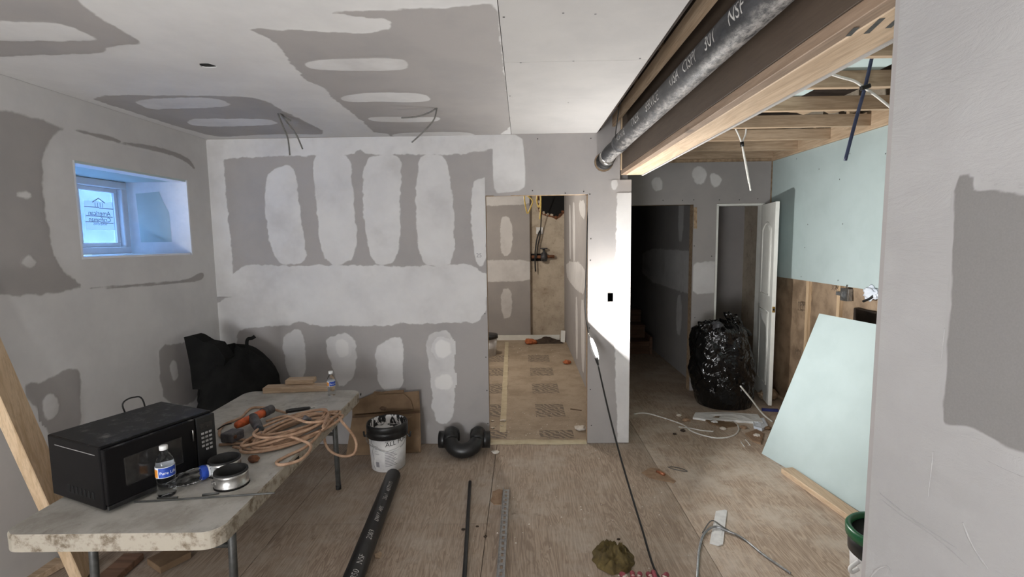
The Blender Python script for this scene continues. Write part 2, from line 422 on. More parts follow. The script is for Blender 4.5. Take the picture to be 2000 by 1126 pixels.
def chaikin(P, it=2):
    P = np.array(P, float)
    for _ in range(it):
        Q = np.roll(P, -1, 0); P = np.stack([.75*P+.25*Q, .25*P+.75*Q], 1).reshape(-1, 2)
    return P
def sdf(P, U, Vv):
    d = np.full(U.shape, 1e9); ins = np.zeros(U.shape, bool)
    for i in range(len(P)):
        (ax, ay), (bx, by) = P[i], P[(i+1) % len(P)]
        ex, ey = bx-ax, by-ay; L = ex*ex+ey*ey+1e-12
        t = np.clip(((U-ax)*ex+(Vv-ay)*ey)/L, 0, 1)
        d = np.minimum(d, np.hypot(U-ax-t*ex, Vv-ay-t*ey))
        c = ((ay > Vv) != (by > Vv)) & (U < ex*(Vv-ay)/(by-ay+1e-15)+ax); ins ^= c
    return np.where(ins, d, -d)
PN = [0]
def patch(name, surf, outline, parent, mat='joint_compound', feather=.017, h=.0014, step=.012, clip=None, base=.0003, uv=False, jit=.012, soft=2):
    to3, fpx = surf
    P = chaikin([p if uv else fpx(*p) for p in outline], soft)
    lo, hi = P.min(0)-feather*1.2, P.max(0)+feather*1.2
    if clip: lo = np.maximum(lo, clip[:2]); hi = np.minimum(hi, clip[2:])
    nu, nv = max(2, int((hi[0]-lo[0])/step)+1), max(2, int((hi[1]-lo[1])/step)+1)
    U, W = np.meshgrid(np.linspace(lo[0], hi[0], nu), np.linspace(lo[1], hi[1], nv), indexing='ij')
    n = np.array([noise.noise((u*14, v*14, 3.1))+.7*noise.noise((u*41, v*41, 7.7)) for u, v in zip(U.ravel(), W.ravel())]).reshape(U.shape)
    d = sdf(P, U, W)+n*jit
    k = np.clip((d+feather)/(2*feather), 0, 1); k = k*k*(3-2*k)
    keep = (k[:-1, :-1] > 0) | (k[1:, :-1] > 0) | (k[:-1, 1:] > 0) | (k[1:, 1:] > 0)
    idx = np.arange(nu*nv).reshape(nu, nv); ii, jj = np.nonzero(keep)
    F = np.stack([idx[ii, jj], idx[ii+1, jj], idx[ii+1, jj+1], idx[ii, jj+1]], 1)
    used = np.unique(F); re = np.full(nu*nv, -1); re[used] = np.arange(len(used)); F = re[F]
    uu, vv, kk = U.ravel()[used], W.ravel()[used], k.ravel()[used]
    PN[0] += 1; h = h+PN[0] % 40*.000025
    V = np.array([to3(a, b, base+h*c) for a, b, c in zip(uu, vv, kk)])
    # face the viewer
    a, b, c = V[F[0][0]], V[F[0][1]], V[F[0][2]]
    nn = np.cross(b-a, c-a); o1 = np.array(to3(uu[0], vv[0], 1))-np.array(to3(uu[0], vv[0], 0))
    if nn @ o1 < 0: F = F[:, ::-1]
    return mk(name, V, F.tolist(), mat, parent, True, attr=kk)
def discs(name, surf, pts, r, mat, parent, uv=False, off=.0012):
    V, F = [], []
    for p in pts:
        u, v = p if uv else surf[1](*p); k = len(V)
        for i in range(6):
            a = i*math.pi/3; V.append(surf[0](u+r*math.cos(a), v+r*math.sin(a), off))
        F.append([k+i for i in range(6)])
    o = mk(name, V, F, mat, parent); o['kind'] = 'stuff'; return o
# lettering -> 2D mesh
_tc = {}
def glyphs(body, size):
    if (body, size) in _tc: return _tc[(body, size)]
    cu = bpy.data.curves.new('lettering', 'FONT'); cu.body = body; cu.size = size; cu.resolution_u = 3
    o = bpy.data.objects.new('lettering', cu); COL.objects.link(o); bpy.context.view_layer.update()
    me = bpy.data.meshes.new_from_object(o.evaluated_get(bpy.context.evaluated_depsgraph_get()))
    V = np.array([v.co[:2] for v in me.vertices]); F = [list(p.vertices) for p in me.polygons]
    bpy.data.objects.remove(o); bpy.data.meshes.remove(me); bpy.data.curves.remove(cu)
    _tc[(body, size)] = (V, F); return V, F
def lettering(name, body, size, fn, mat, parent, cut=0, mirror=False):
    V, F = glyphs(body, size); V = V.copy()
    if mirror: V[:, 0] = V[:, 0].max()-V[:, 0]
    if cut:
        bm = bmesh.new(); vs = [bm.verts.new((a, b, 0)) for a, b in V]
        for f in F:
            try: bm.faces.new([vs[i] for i in f])
            except ValueError: pass
        for ax in (0, 1):
            x = V[:, ax].min()
            while x < V[:, ax].max():
                no = (1, 0, 0) if ax == 0 else (0, 1, 0)
                bmesh.ops.bisect_plane(bm, geom=list(bm.verts)+list(bm.edges)+list(bm.faces), plane_co=tuple(x*c for c in no), plane_no=no); x += cut
        bm.verts.index_update(); V = np.array([v.co[:2] for v in bm.verts]); F = [[v.index for v in f.verts] for f in bm.faces]; bm.free()
    return mk(name, [tuple(fn(a, b)) for a, b in V], F, mat, parent)

# ================================================================== THE SETTING
ST = 'structure'
# ---- floor
floor = boxb('floor', (-2.9, -3.2, -.3), (3.0, 9.6, -.02), 'void_dark')
tag(floor, 'worn plywood subfloor of the gutted basement room', 'floor', kind=ST)
xs = [-2.62, -1.42, -.222, .962, 2.16, 2.75]
brk = [[-3.1, -.9, 1.5, 3.9], [-3.1, .31, 2.745, 3.9], [-3.1, -.98, 1.46, 3.9], [-3.1, -.4, 1.9, 5.3, 9.5], [-3.1, .4, 2.84, 5.3, 9.5]]
for i in range(5):
    for a, b in zip(brk[i][:-1], brk[i][1:]):
        boxb('plywood_panel', (xs[i]+.0018, a+.0018, -.02), (xs[i+1]-.0018, b-.0018, 0), 'plywood' if i < 3 else 'plywood_dusty', floor)
boxb('plywood_panel', (.70, 3.9, -.02), (.960, 9.5, 0), 'plywood', floor)
uf = boxb('utility_floor_panel', (-1.6, 3.905, -.02), (.70, 8.3, .008), 'utility_floor', floor)
for b in ((1031, 694, 1074, 707), (1035, 719, 1082, 734), (1039, 750, 1093, 769), (1045, 790, 1105, 815), (1053, 841, 1122, 857)):
    p, q = atz(b[0], b[1]), atz(b[2], b[3])
    for dx in (0, -.56):
        mk('floor_print', [(p.x+dx, p.y, .0093), (p.x+dx, q.y, .0093), (q.x+dx, q.y, .0093), (q.x+dx, p.y, .0093)], [[0, 1, 2, 3]], 'floor_print', uf)
V, F = [], []
a, b = atz(990, 668), atz(982, 845)
for k in range(25):
    t_ = k/24; y = a.y+(b.y-a.y)*t_; x = a.x+(b.x-a.x)*t_; wd = .028+.004*noise.noise((k*.9, 2, 1))
    V += [(x-wd, y, .0098), (x+wd, y, .0098)]
    if k: F.append([2*k-2, 2*k, 2*k+1, 2*k-1])
mk('floor_tape', V, F, 'masking_tape', uf)
# torn underlay edge at the doorway
V, F = [], []
for k in range(41):
    x = DX0+.005+(DX1-DX0-.01)*k/40; n1 = noise.noise((x*9, 1.7, 0))*.014
    for y, z in ((3.868+n1, .001), (3.873+n1, .011), (3.94+noise.noise((x*7, 5, 0))*.012, .012), (3.945, .008)): V.append((x, y, z))
    if k:
        for j in range(3): q = 4*(k-1)+j; F.append([q, q+4, q+5, q+1])
mk('threshold_edge', V, F, 'masking_tape', uf, True)

# ---- deck above everything
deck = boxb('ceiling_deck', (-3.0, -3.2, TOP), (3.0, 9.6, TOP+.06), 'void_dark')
tag(deck, 'dark rough floor deck high above the open joists', 'ceiling', kind=ST)
for k in range(7):
    y = 1.55+.58*k
    boxb('floor_joist', (.60, y, TOP-.18), (.75, y+.04, TOP), 'dark_lumber', deck)

# ---- ceiling of the main room
ceil = boxb('ceiling', (XL-.02, -3.1, CZ+.0135), (.60, YB+.02, CZ+.03), 'void_dark')
tag(ceil, 'drywall ceiling with long smears of joint compound', 'ceiling', kind=ST)
hc = atz(405, 128, CZ)
hole = [(hc.x+.034*math.cos(a)*(1+.15*math.sin(3*a)), hc.y+.034*math.sin(a)*(1+.2*math.cos(2*a))) for a in np.linspace(0, 2*math.pi, 15)[:-1]]
cl = panel('drywall_sheet', rect(XL, -3.05, -.0765, YB), CEIL[0], .0127, 'compound_wall', ceil, [hole])
panel('drywall_sheet', rect(-.0735, -3.05, .579, -.1), CEIL[0], .0127, 'drywall_paper_pale', ceil)
panel('drywall_sheet', rect(-.0735, -.098, .579, 2.345), CEIL[0], .0127, 'drywall_paper_pale', ceil)
cr = panel('drywall_sheet', rect(-.0735, 2.3475, .579, YB), CEIL[0], .0127, 'drywall_paper_pale', ceil)
mk('hole_depth', [(hc.x-.05, hc.y-.05, CZ+.004), (hc.x+.05, hc.y-.05, CZ+.004), (hc.x+.05, hc.y+.05, CZ+.004), (hc.x-.05, hc.y+.05, CZ+.004)], [[0, 1, 2, 3]], 'slot_black', cl)
discs('screw_heads', CEIL, [(957, 34), (984, 33), (971, 122), (996, 187), (997, 230), (983, 229), (1000, 268), (1017, 122), (1120, 119), (1250, 114), (1100, 25), (1163, 27), (1110, 200), (1130, 262)], .005, 'screw_dark', cr)
CC = (XL, -.5, -.077, YB)
patch('bare_drywall', CEIL, [(640, 23), (690, 22), (760, 19), (850, 16), (915, 9), (972, 8), (975, 60), (985, 140), (1003, 266), (880, 262), (735, 263), (712, 240), (690, 222), (668, 205), (645, 188), (632, 168), (598, 158), (575, 130), (556, 102), (530, 78), (500, 62), (483, 55), (560, 58), (640, 62), (700, 64), (742, 62), (764, 54), (764, 46), (750, 36), (720, 33), (690, 32)], cl, 'bare_paper', clip=CC, soft=1)
for P_ in ([(590, 125), (605, 118), (650, 114), (720, 112), (785, 113), (798, 122), (795, 134), (760, 137), (690, 137), (612, 135)],
           [(660, 190), (690, 182), (750, 179), (825, 181), (841, 190), (838, 197), (800, 199), (740, 197), (680, 199)],
           [(716, 228), (760, 227), (830, 228), (858, 227), (861, 233), (845, 237), (780, 238), (725, 236)],
           [(760, 263), (790, 258), (905, 256), (930, 262), (925, 266), (780, 267)]):
    patch('joint_compound', CEIL, P_, cl, base=.0022, clip=CC, jit=.004)
patch('bare_drywall', CEIL, [(168, 189), (250, 184), (330, 187), (450, 186), (515, 193), (548, 214), (600, 238), (645, 263), (560, 261), (480, 264), (425, 268), (350, 248), (270, 222), (215, 204)], cl, 'bare_paper', clip=CC, feather=.02)
for P_ in ([(258, 195), (330, 190), (420, 189), (456, 203), (425, 209), (340, 211), (300, 213), (275, 206)], [(362, 236), (385, 230), (460, 231), (525, 231), (545, 240), (520, 244), (450, 246), (395, 246), (372, 243)]):
    patch('joint_compound', CEIL, P_, cl, base=.0022, clip=CC)
patch('bare_drywall', CEIL, [(-60, -30), (135, -15), (175, 20), (215, 47), (290, 87), (225, 88), (205, 95), (195, 104), (100, 107), (0, 110), (-70, 112)], cl, 'bare_paper', feather=.02, clip=(XL, .8, -.077, YB))
patch('joint_compound', CEIL, [(-60, 40), (80, 40), (125, 47), (160, 60), (200, 77), (150, 79), (0, 78), (-60, 78)], cl, base=.0022, clip=(XL, .8, -.077, YB), feather=.02)

# ---- back wall, with the doorway to the utility room
OB = BACK[1](1192, 579)                                   # outlet cut-out on the post
wb = panel('wall_back', [(XL, 0), (DX0-.002, 0), (DX0-.002, DZ+.002), (DX1+.002, DZ+.002), (DX1+.002, 0), (.84, 0), (.84, 2.10), (.756, 2.10), (.756, TOP), (XL, TOP)], lambda u, v, o: (u, YB+.0137-o, v), .10, 'raw_edge')
tag(wb, 'taped drywall back wall with white compound strips and a doorway', 'wall', kind=ST)
def circ(cx, cy, r, n=18): return [(cx+r*math.cos(2*math.pi*k/n), cy+r*math.sin(2*math.pi*k/n)) for k in range(n)]
up = panel('drywall_sheet', [(XL, 1.2285), (DX0, 1.2285), (DX0, DZ), (DX1, DZ), (DX1, 1.2285), (.845, 1.2285), (.845, 2.10), (.757, 2.10), (.757, 2.75), (.585, 2.75), (.585, CZ-.001), (XL, CZ-.001)], BACK[0], .0127, 'drywall_paper', wb, [circ(.632, 2.235, .073)])
lw = panel('drywall_sheet', rect(XL, .004, DX0, 1.2265), BACK[0], .0127, 'drywall_paper', wb)
lr = panel('drywall_sheet', rect(DX1, .004, .845, 1.2265), BACK[0], .0127, 'drywall_paper', wb, [rect(OB[0]-.022, OB[1]-.04, OB[0]+.022, OB[1]+.036)])
boxb('outlet_recess', (OB[0]-.022, YB+.0128, OB[1]-.04), (OB[0]+.022, YB+.0136, OB[1]+.036), 'rust', lr)
box('outlet_recess', (OB[0]-.004, YB+.009, OB[1]-.004), (.026, .008, .05), 'slot_black', lr, None, .002)
UC, LC = (XL, 1.2285, .845, CZ-.002), (XL, .01, DX0, 1.2265)
UL = (XL, 1.2, DX0-.002, CZ-.002)
patch('joint_compound', BACK, [(395, 262), (1000, 258), (1003, 272), (962, 292), (905, 300), (800, 303), (715, 302), (700, 290), (690, 304), (612, 304), (480, 307), (437, 311), (400, 311)], up, clip=UC, soft=1)
patch('joint_compound', BACK, [(963, 262), (1019, 262), (1024, 300), (1026, 345), (1024, 371), (985, 376), (966, 378), (962, 330)], up, clip=UC, soft=1, jit=.002)
patch('joint_compound', BACK, [(395, 262), (437, 262), (438, 330), (445, 420), (455, 510), (462, 650), (395, 650)], up, clip=UC, soft=1)
S5c = (XL, 1.2285, DX0, CZ)
for P_ in ([(520, 345), (534, 328), (572, 322), (577, 345), (585, 400), (592, 450), (599, 500), (590, 515), (548, 518), (530, 490), (521, 440), (517, 390)],
           [(612, 296), (683, 296), (687, 350), (694, 410), (697, 470), (690, 508), (660, 520), (635, 510), (624, 470), (618, 400), (612, 340)],
           [(714, 308), (745, 302), (782, 300), (785, 350), (780, 400), (782, 440), (777, 514), (735, 518), (720, 490), (711, 430), (708, 360)],
           [(820, 298), (872, 304), (879, 350), (887, 420), (889, 522), (824, 522), (814, 460), (811, 390), (816, 340)],
           [(922, 362), (932, 348), (962, 342), (965, 382), (950, 384), (952, 520), (930, 520), (922, 460), (920, 400)]):
    patch('joint_compound', BACK, P_, up, clip=UL)
patch('joint_compound', BACK, [(452, 517), (560, 519), (700, 517), (820, 521), (822, 517), (952, 517), (955, 600), (440, 600)], up, clip=UL, soft=1)
patch('joint_compound', BACK, [(395, 540), (952, 540), (948, 627), (905, 629), (820, 632), (770, 631), (765, 637), (690, 635), (610, 637), (600, 629), (580, 628), (560, 636), (470, 640), (462, 660), (456, 720), (452, 790), (395, 790)], lw, clip=LC, soft=1)
for P_ in ([(550, 662), (568, 646), (590, 641), (597, 680), (598, 737), (566, 742), (556, 700)],
           [(633, 666), (655, 652), (690, 650), (697, 690), (695, 728), (672, 756), (658, 752), (646, 705)],
           [(731, 684), (748, 665), (788, 655), (787, 700), (789, 765), (742, 765), (737, 715)],
           [(829, 662), (850, 646), (884, 644), (889, 720), (887, 826), (846, 827), (844, 740)]):
    patch('joint_compound', BACK, P_, lw, clip=LC)
for P_ in ([(655, 665), (670, 660), (682, 672), (680, 692), (665, 698), (656, 685)], [(848, 672), (862, 660), (880, 668), (882, 690), (866, 700), (850, 692)], [(850, 735), (880, 728), (886, 750), (868, 762), (850, 756)]):
    patch('joint_compound', BACK, P_, lw, 'fresh_compound', clip=LC, base=.0022, feather=.03)
PR = (.512, .01, .845, 1.2265)
patch('joint_compound', BACK, [(1206, 340), (1250, 340), (1250, 640), (1195, 640), (1200, 560), (1204, 450)], up, clip=(DX1, 1.2285, .845, 2.0), soft=1)
patch('joint_compound', BACK, [(1195, 560), (1250, 560), (1250, 900), (1208, 900), (1203, 760)], lr, clip=PR, soft=1)
patch('joint_compound', BACK, [(1194, 352), (1207, 350), (1207, 372), (1195, 374)], up, clip=(DX1, 1.2285, .845, 2.1))
discs('screw_heads', BACK, [(1050, 271), (1152, 379), (1154, 466), (1104, 377), (1153, 508), (1040, 372), (947, 612), (949, 697), (951, 762), (953, 826), (1153, 760), (1155, 830), (1151, 640), (1140, 374), (1154, 270)], .0055, 'screw_dark', up)
lettering('pencil_mark', '25', .045, lambda a, b: (BACK[1](930, 500)[0]+a, YB-.0022, BACK[1](930, 502)[1]+b), 'print_grey', up)

# post return and the walls between utility room and hall
wp = boxb('wall_partition', (.70, YB+.115, 0), (.84, 9.5, TOP), 'drywall_paper'); tag(wp, 'drywall partition between utility room and dark hall', 'wall', kind=ST)

# ---- left wall with deep basement window recess
wy0, wy1, wz0, wz1 = 2.70, 3.632, 1.572, 2.113
XW = -2.90
wl = panel('wall_left', rect(-3.1, 0, YB+.2, TOP), lambda u, v, o: (XL-.0135+o, u, v), .50, 'drywall_paper_pale', None, [rect(wy0, wz0, wy1, wz1)])
tag(wl, 'grey taped drywall side wall around a deep small window', 'wall', kind=ST)
ls = panel('drywall_sheet', rect(-3.05, .003, YB-.0005, CZ-.001), LEFT[0], .0127, 'compound_wall', wl, [rect(wy0, wz0, wy1, wz1)])
lc = (.2, .02, YB-.01, CZ-.01)
patch('bare_drywall', LEFT, [(-120, 205), (0, 212), (64, 228), (110, 246), (128, 250), (106, 262), (90, 285), (83, 315), (83, 372), (93, 455), (115, 525), (160, 557), (150, 566), (96, 574), (0, 577), (-120, 580)], ls, 'bare_paper', clip=lc, feather=.022, step=.014)
patch('bare_drywall', LEFT, [(128, 248), (150, 252), (232, 270), (240, 282), (236, 276), (300, 284), (352, 300), (374, 314), (384, 336), (362, 314), (318, 298), (238, 281), (180, 266)], ls, 'bare_paper', clip=lc, feather=.012, jit=.004)
patch('bare_drywall', LEFT, [(150, 564), (243, 556), (300, 552), (370, 545), (382, 536), (398, 530), (398, 547), (350, 553), (243, 562)], ls, 'bare_paper', clip=lc, feather=.012, jit=.004)
patch('bare_drywall', LEFT, [(42, 752), (90, 742), (110, 728), (155, 715), (158, 760), (160, 840), (110, 870), (72, 800)], ls, 'bare_paper', clip=lc, feather=.02)
patch('bare_drywall', LEFT, [(308, 673), (345, 672), (378, 662), (395, 720), (385, 790), (322, 790), (312, 740)], ls, 'bare_paper', clip=lc, feather=.02)
for P_ in ([(80, 780), (95, 766), (112, 772), (113, 805), (96, 825), (84, 812)], [(330, 718), (338, 700), (347, 715), (347, 740), (335, 746)], [(27, 380), (45, 370), (62, 380), (45, 391)], [(36, 512), (55, 498), (74, 515), (60, 526)]):
    patch('joint_compound', LEFT, P_, ls, clip=lc, base=.0022, feather=.02)
# lining of the recess
jm = panel('recess_lining', [(XW, wz0), (XL, wz0), (XL, wz1), (XW, wz1)], lambda u, v, o: (u, wy1-.0126-o, v), .0120, 'vinyl_white', wl)
RS = ((lambda u, v, o: (u, wy1-.0126-o, v)), lambda px, py: (lambda p: (p.x, p.z))(aty(px, py, wy1-.0126)))
g = RS[1](265, 378); g2 = RS[1](332, 472)
gp = mk('green_board_patch', [RS[0](u, v, .0012) for u, v in [(g[0], g[1]), (g2[0]-.05, g[1]+.012), (g2[0]-.03, g[1]-.05), (g2[0]+.012, g[1]-.14), (g2[0]+.015, g2[1]), (g[0]+.01, g2[1])]], [[0, 1, 2, 3, 4, 5]], 'green_board', wl)
boxb('recess_lining', (XW, wy0+.0006, wz0), (XL, wy0+.0126, wz1), 'vinyl_white', wl)
boxb('recess_lining', (XW, wy0+.013, wz1-.0126), (XL, wy1-.025, wz1-.0006), 'green_board', wl)
boxb('recess_lining', (XL-.10, wy0+.013, wz1-.0142), (XL, wy1-.025, wz1-.0127), 'vinyl_white', wl)
boxb('recess_lining', (XW, wy0+.013, wz0+.0006), (XL, wy1-.025, wz0+.0126), 'vinyl_white', wl)
# window
w1 = root('window_1', 'small white vinyl slider window deep in the wall with a printed sheet on the glass', 'window', (XW, (wy0+wy1)/2, wz0), kind=ST)
fy0, fy1, fz0, fz1 = wy0+.014, wy1-.026, wz0+.014, wz1-.015
for lo, hi in (((XW-.06, fy0, fz0), (XW+.02, fy1, fz0+.05)), ((XW-.06, fy0, fz1-.05), (XW+.02, fy1, fz1)), ((XW-.06, fy0, fz0+.05), (XW+.02, fy0+.05, fz1-.05)), ((XW-.06, fy1-.05, fz0+.05), (XW+.02, fy1, fz1-.05))):
    boxb('window_frame', lo, hi, 'vinyl_white', w1, .004)
mid = (fy0+fy1)/2+.03
for y0, y1, xo in ((fy0+.05, mid+.03, -.012), (mid-.03, fy1-.05, -.038)):
    z0, z1 = fz0+.05, fz1-.05
    for lo, hi in (((xo, y0, z0), (xo+.024, y1, z0+.03)), ((xo, y0, z1-.03), (xo+.024, y1, z1)), ((xo, y0, z0+.03), (xo+.024, y0+.03, z1-.03)), ((xo, y1-.03, z0+.03), (xo+.024, y1, z1-.03))):
        boxb('sash', (XW+lo[0], lo[1], lo[2]), (XW+hi[0], hi[1], hi[2]), 'vinyl_white', w1, .003)
    boxb('pane', (XW+xo+.010, y0+.03, z0+.03), (XW+xo+.014, y1-.03, z1-.03), 'window_glass', w1)
xs_ = XW+.008
q = [atx(px, py, xs_) for px, py in ((163, 389), (220, 394), (224, 453), (170, 448))]
y0, y1 = q[0].y, q[1].y; z1, z0 = q[0].z-.005, q[3].z
stk = boxb('printed_sheet', (xs_-.0025, y0, z0), (xs_-.001, y1, z1), 'sheer_paper', w1); stk['label'] = 'white printed sheet stuck to the glass'
W_ = y1-y0
def on_sheet(dy, dz): return lambda a, b: (xs_-.0005, y0+dy+a, z0+dz+b)
for body, s, dz in (('American', .046, .098), ('Craftsman', .043, .056), ('WINDOWS', .022, .032)):
    gv = glyphs(body, s)[0]; lettering('print', body, s, on_sheet((W_-gv[:, 0].max())/2, dz), 'print_black', stk, mirror=True)
for dy, dz, wd in ((.0, .15, .5), (.5, .145, .5), (.04, .09, .46), (.5, .088, .46), (.0, .05, .45), (.5, .046, .46)):
    boxb('print', (xs_-.0009, y0+W_*dy, z0+dz), (xs_-.0006, y0+W_*(dy+wd), z0+dz+.005), 'print_grey', stk)
hx, hz = y0+W_*.5, z0+.165
tube('print', [(xs_-.0005, hx-.05, hz+.02), (xs_-.0005, hx, hz+.05), (xs_-.0005, hx+.05, hz+.02)], .003, 'print_grey', stk, 5, 1)
for k in (-.03, -.01, .01, .03): boxb('print', (xs_-.0009, hx+k-.002, hz-.012), (xs_-.0005, hx+k+.002, hz+.018), 'print_grey', stk)
# window well outside
V, F = [], []
for k in range(25):
    a = -math.pi/2+math.pi*k/24; x = -3.02-.85*math.cos(a); y = (wy0+wy1)/2+.95*math.sin(a)
    for z in (1.2, 2.75): V.append((x, y, z))
    if k: F.append([2*k-2, 2*k, 2*k+1, 2*k-1])
ww = mk('window_well', V, F, 'well_metal', None, True); tag(ww, 'curved pale metal window well outside the small window', 'window well', kind=ST)
V, F = [], []
for i in range(14):
    for j in range(18):
        x = -3.0-.75*i/13; y = wy0-.2+1.3*j/17
        V.append((x, y, 1.52+.10*abs(noise.noise((x*5, y*5, 2)))+.10*i/13))
for i in range(13):
    for j in range(17): q = i*18+j; F.append([q, q+1, q+19, q+18])
tag(mk('plastic_sheeting', V, F, 'plastic_sheet', None, True), 'crumpled clear plastic sheeting lying outside the small window', 'plastic sheet')

# ---- rear, near and far shell
tag(boxb('wall_rear', (-2.95, -3.2, 0), (1.3, -3.05, TOP), 'compound_wall'), 'plain drywall wall behind the camera', 'wall', kind=ST)
wn = boxb('wall_near', (XN+.013, -3.05, 0), (XN+.145, YNE-.0005, TOP), 'raw_edge'); tag(wn, 'close grey drywall wall end with trowel ridges and a bare patch', 'wall', kind=ST)
ns = panel('drywall_sheet', rect(-3.04, .003, YNE, TOP-.01), NEAR[0], .0127, 'compound_thick', wn)
boxb('drywall_sheet', (XN, YNE, .003), (XN+.158, YNE+.0127, TOP-.01), 'drywall_paper', wn)
NC = (.1, .05, YNE, CZ)
patch('bare_drywall', NEAR, [(1866, 346), (1905, 338), (1899, 372), (1940, 372), (2040, 384), (2040, 895), (1990, 880), (1950, 862), (1915, 838), (1880, 828), (1848, 834), (1841, 815), (1846, 740), (1855, 640), (1861, 560), (1864, 450)], ns, 'bare_paper_rough', feather=.006, clip=NC, step=.008, jit=.003, soft=1)
def ridge(pts, r, flat=.5):
    P_ = [atx(px, py, XN) for px, py in pts]
    V, F = tube_geo(smooth_path(P_, 5), [r*(.4+.8*abs(noise.noise((i*.37, r*900, 1)))) for i in range((len(P_)-1)*5+1)], 6)
    V = [(XN+(x-XN)*flat, y, z) for x, y, z in V]
    mk('trowel_ridge', V, F, 'compound_thick', ns, True)
ridge([(1718, 962), (1745, 985), (1775, 1008), (1800, 1025), (1830, 1045), (1868, 1070)], .0026)
ridge([(1722, 975), (1760, 1005), (1800, 1030), (1850, 1068), (1890, 1105)], .002)
ridge([(1880, 1020), (1892, 1050), (1908, 1080), (1930, 1110)], .003)
ridge([(1700, 1126), (1712, 1112), (1728, 1105), (1738, 1110), (1744, 1118)], .003)
ridge([(1930, 900), (1960, 915), (2000, 932), (2040, 950)], .0012)
ridge([(1822, 880), (1818, 920), (1812, 970)], .0016)
ridge([(1845, 640), (1841, 670), (1838, 700)], .0014)
ridge([(1800, 190), (1850, 165), (1900, 140), (1950, 110)], .001)

# ---- hall at the right: end wall with two doorways
d0, d1, dzh = 1.0, HALL[1](1355, 398)[0], 1.995
c0, c1 = HALL[1](1400, 398)[0], 2.53
wh = panel('wall_hall_end', [(.845, 0), (d0, 0), (d0, dzh), (d1, dzh), (d1, 0), (c0, 0), (c0, 2.0), (c1, 2.0), (c1, 0), (XG+.1, 0), (XG+.1, TOP), (.845, TOP)], lambda u, v, o: (u, YH+.0137-o, v), .10, 'raw_edge')
tag(wh, 'grey drywall end wall of the hall with two doorways', 'wall', kind=ST)
sw = HALL[1](1376, 554)
hs = panel('drywall_sheet', [(.846, .004), (d0, .004), (d0, dzh-.001), (d1, dzh-.001), (d1, .004), (c0, .004), (c0, 2.0), (c1, 2.0), (c1, .004), (XG-.014, .004), (XG-.014, CZ-.03), (.846, CZ-.03)], HALL[0], .0127, 'drywall_paper', wh, [rect(sw[0]-.035, sw[1]-.04, sw[0]+.03, sw[1]+.035)])
boxb('switch_recess', (sw[0]-.034, YH+.0129, sw[1]-.039), (sw[0]+.029, YH+.0136, sw[1]+.034), 'slot_black', hs)
HC = (.85, .02, XG-.02, CZ-.04)
for P_ in ([(1272, 352), (1282, 344), (1294, 350), (1295, 368), (1284, 374), (1273, 366)], [(1352, 330), (1366, 322), (1380, 334), (1378, 355), (1366, 362), (1352, 350)], [(1386, 342), (1396, 336), (1408, 346), (1407, 360), (1396, 366), (1388, 358)], [(1340, 512), (1430, 510), (1430, 570), (1340, 575)]):
    patch('joint_compound', HALL, P_, hs, clip=HC if P_[0][1] < 500 else (d1+.01, .02, c0-.005, 2.0), feather=.03, soft=1 if P_[0][1] > 500 else 2)
discs('screw_heads', HALL, [(1295, 391), (1333, 391), (1355, 390), (1357, 440), (1356, 480), (1405, 390), (1444, 390), (1480, 388), (1357, 620), (1390, 500)], .006, 'screw_dark', hs)
V, F = box_geo((d1+.018, YH-.003, dzh-.14), (.035, .004, .22), None, .001)
mk('torn_paper_edge', [(x+.008*noise.noise((z*14, 0, 0)), y, z) for x, y, z in V], F, 'raw_edge', hs)
# white door frame and the open door
d_1 = root('door_1', 'white moulded panel door standing open beside the black trash bag', 'door', (2.44, 5.0, 0), kind=ST)
for lo, hi in (((c0, YH-.004, .003), (c0+.022, YH+.11, 1.985)), ((c1-.022, YH-.004, .003), (c1, YH+.11, 1.985)), ((c0, YH-.004, 1.976), (c1, YH+.11, 1.998))):
    boxb('door_frame', lo, hi, 'painted_door', d_1, .002)
hp = Vector((c1-.024, YH-.018, 0)); fp = Vector((2.385, 4.715, 0)); dv = (fp-hp); DW = dv.length
rot = frame_rot(dv)
dl = box('door_leaf', ((hp+fp)/2)+Vector((0, 0, .02+.98)), (DW, .034, 1.955), 'painted_door', d_1, rot, .002)
nl = -(rot @ Vector((0, 1, 0)));
if nl.x > 0: nl = -nl
def on_door(u, z, o): return tuple(hp+dv*u+nl*(.017+o)+Vector((0, 0, z)))
def moulding(z0, z1, arch):
    L = [(.2, z0), (.8, z0), (.8, z1)]
    if arch: L += [(.8-.6*k/10, z1+.07*math.sin(math.pi*k/10)) for k in range(1, 10)]
    L += [(.2, z1)]
    path = [Vector(on_door(u, z, .001)) for u, z in L]; path.append(path[0]); path.append(path[1])
    V, F = tube_geo(path, .009, 6, False); mk('panel_moulding', V, F, 'painted_door', dl, True)
    inner = [(.5+(u-.5)*.78, (z0+z1)/2+(z-(z0+z1)/2)*.93) for u, z in L]
    V = [on_door(u, z, .007) for u, z in inner]+[on_door(.5+(u-.5)*1.12, (z0+z1)/2+(z-(z0+z1)/2)*1.03, .0005) for u, z in inner]; n = len(inner)
    mk('raised_panel', V, [list(range(n))]+[[i, (i+1) % n, (i+1) % n+n, i+n] for i in range(n)], 'painted_door', dl)
moulding(1.08, 1.72, True); moulding(.2, .92, False)
le = fp+dv.normalized()*.001
box('latch_plate', le+Vector((0, 0, .96)), (.002, .024, .055), 'brass', dl, rot)
box('latch_plate', le+dv.normalized()*.001+Vector((0, 0, .96)), (.002, .012, .02), 'slot_black', dl, rot)
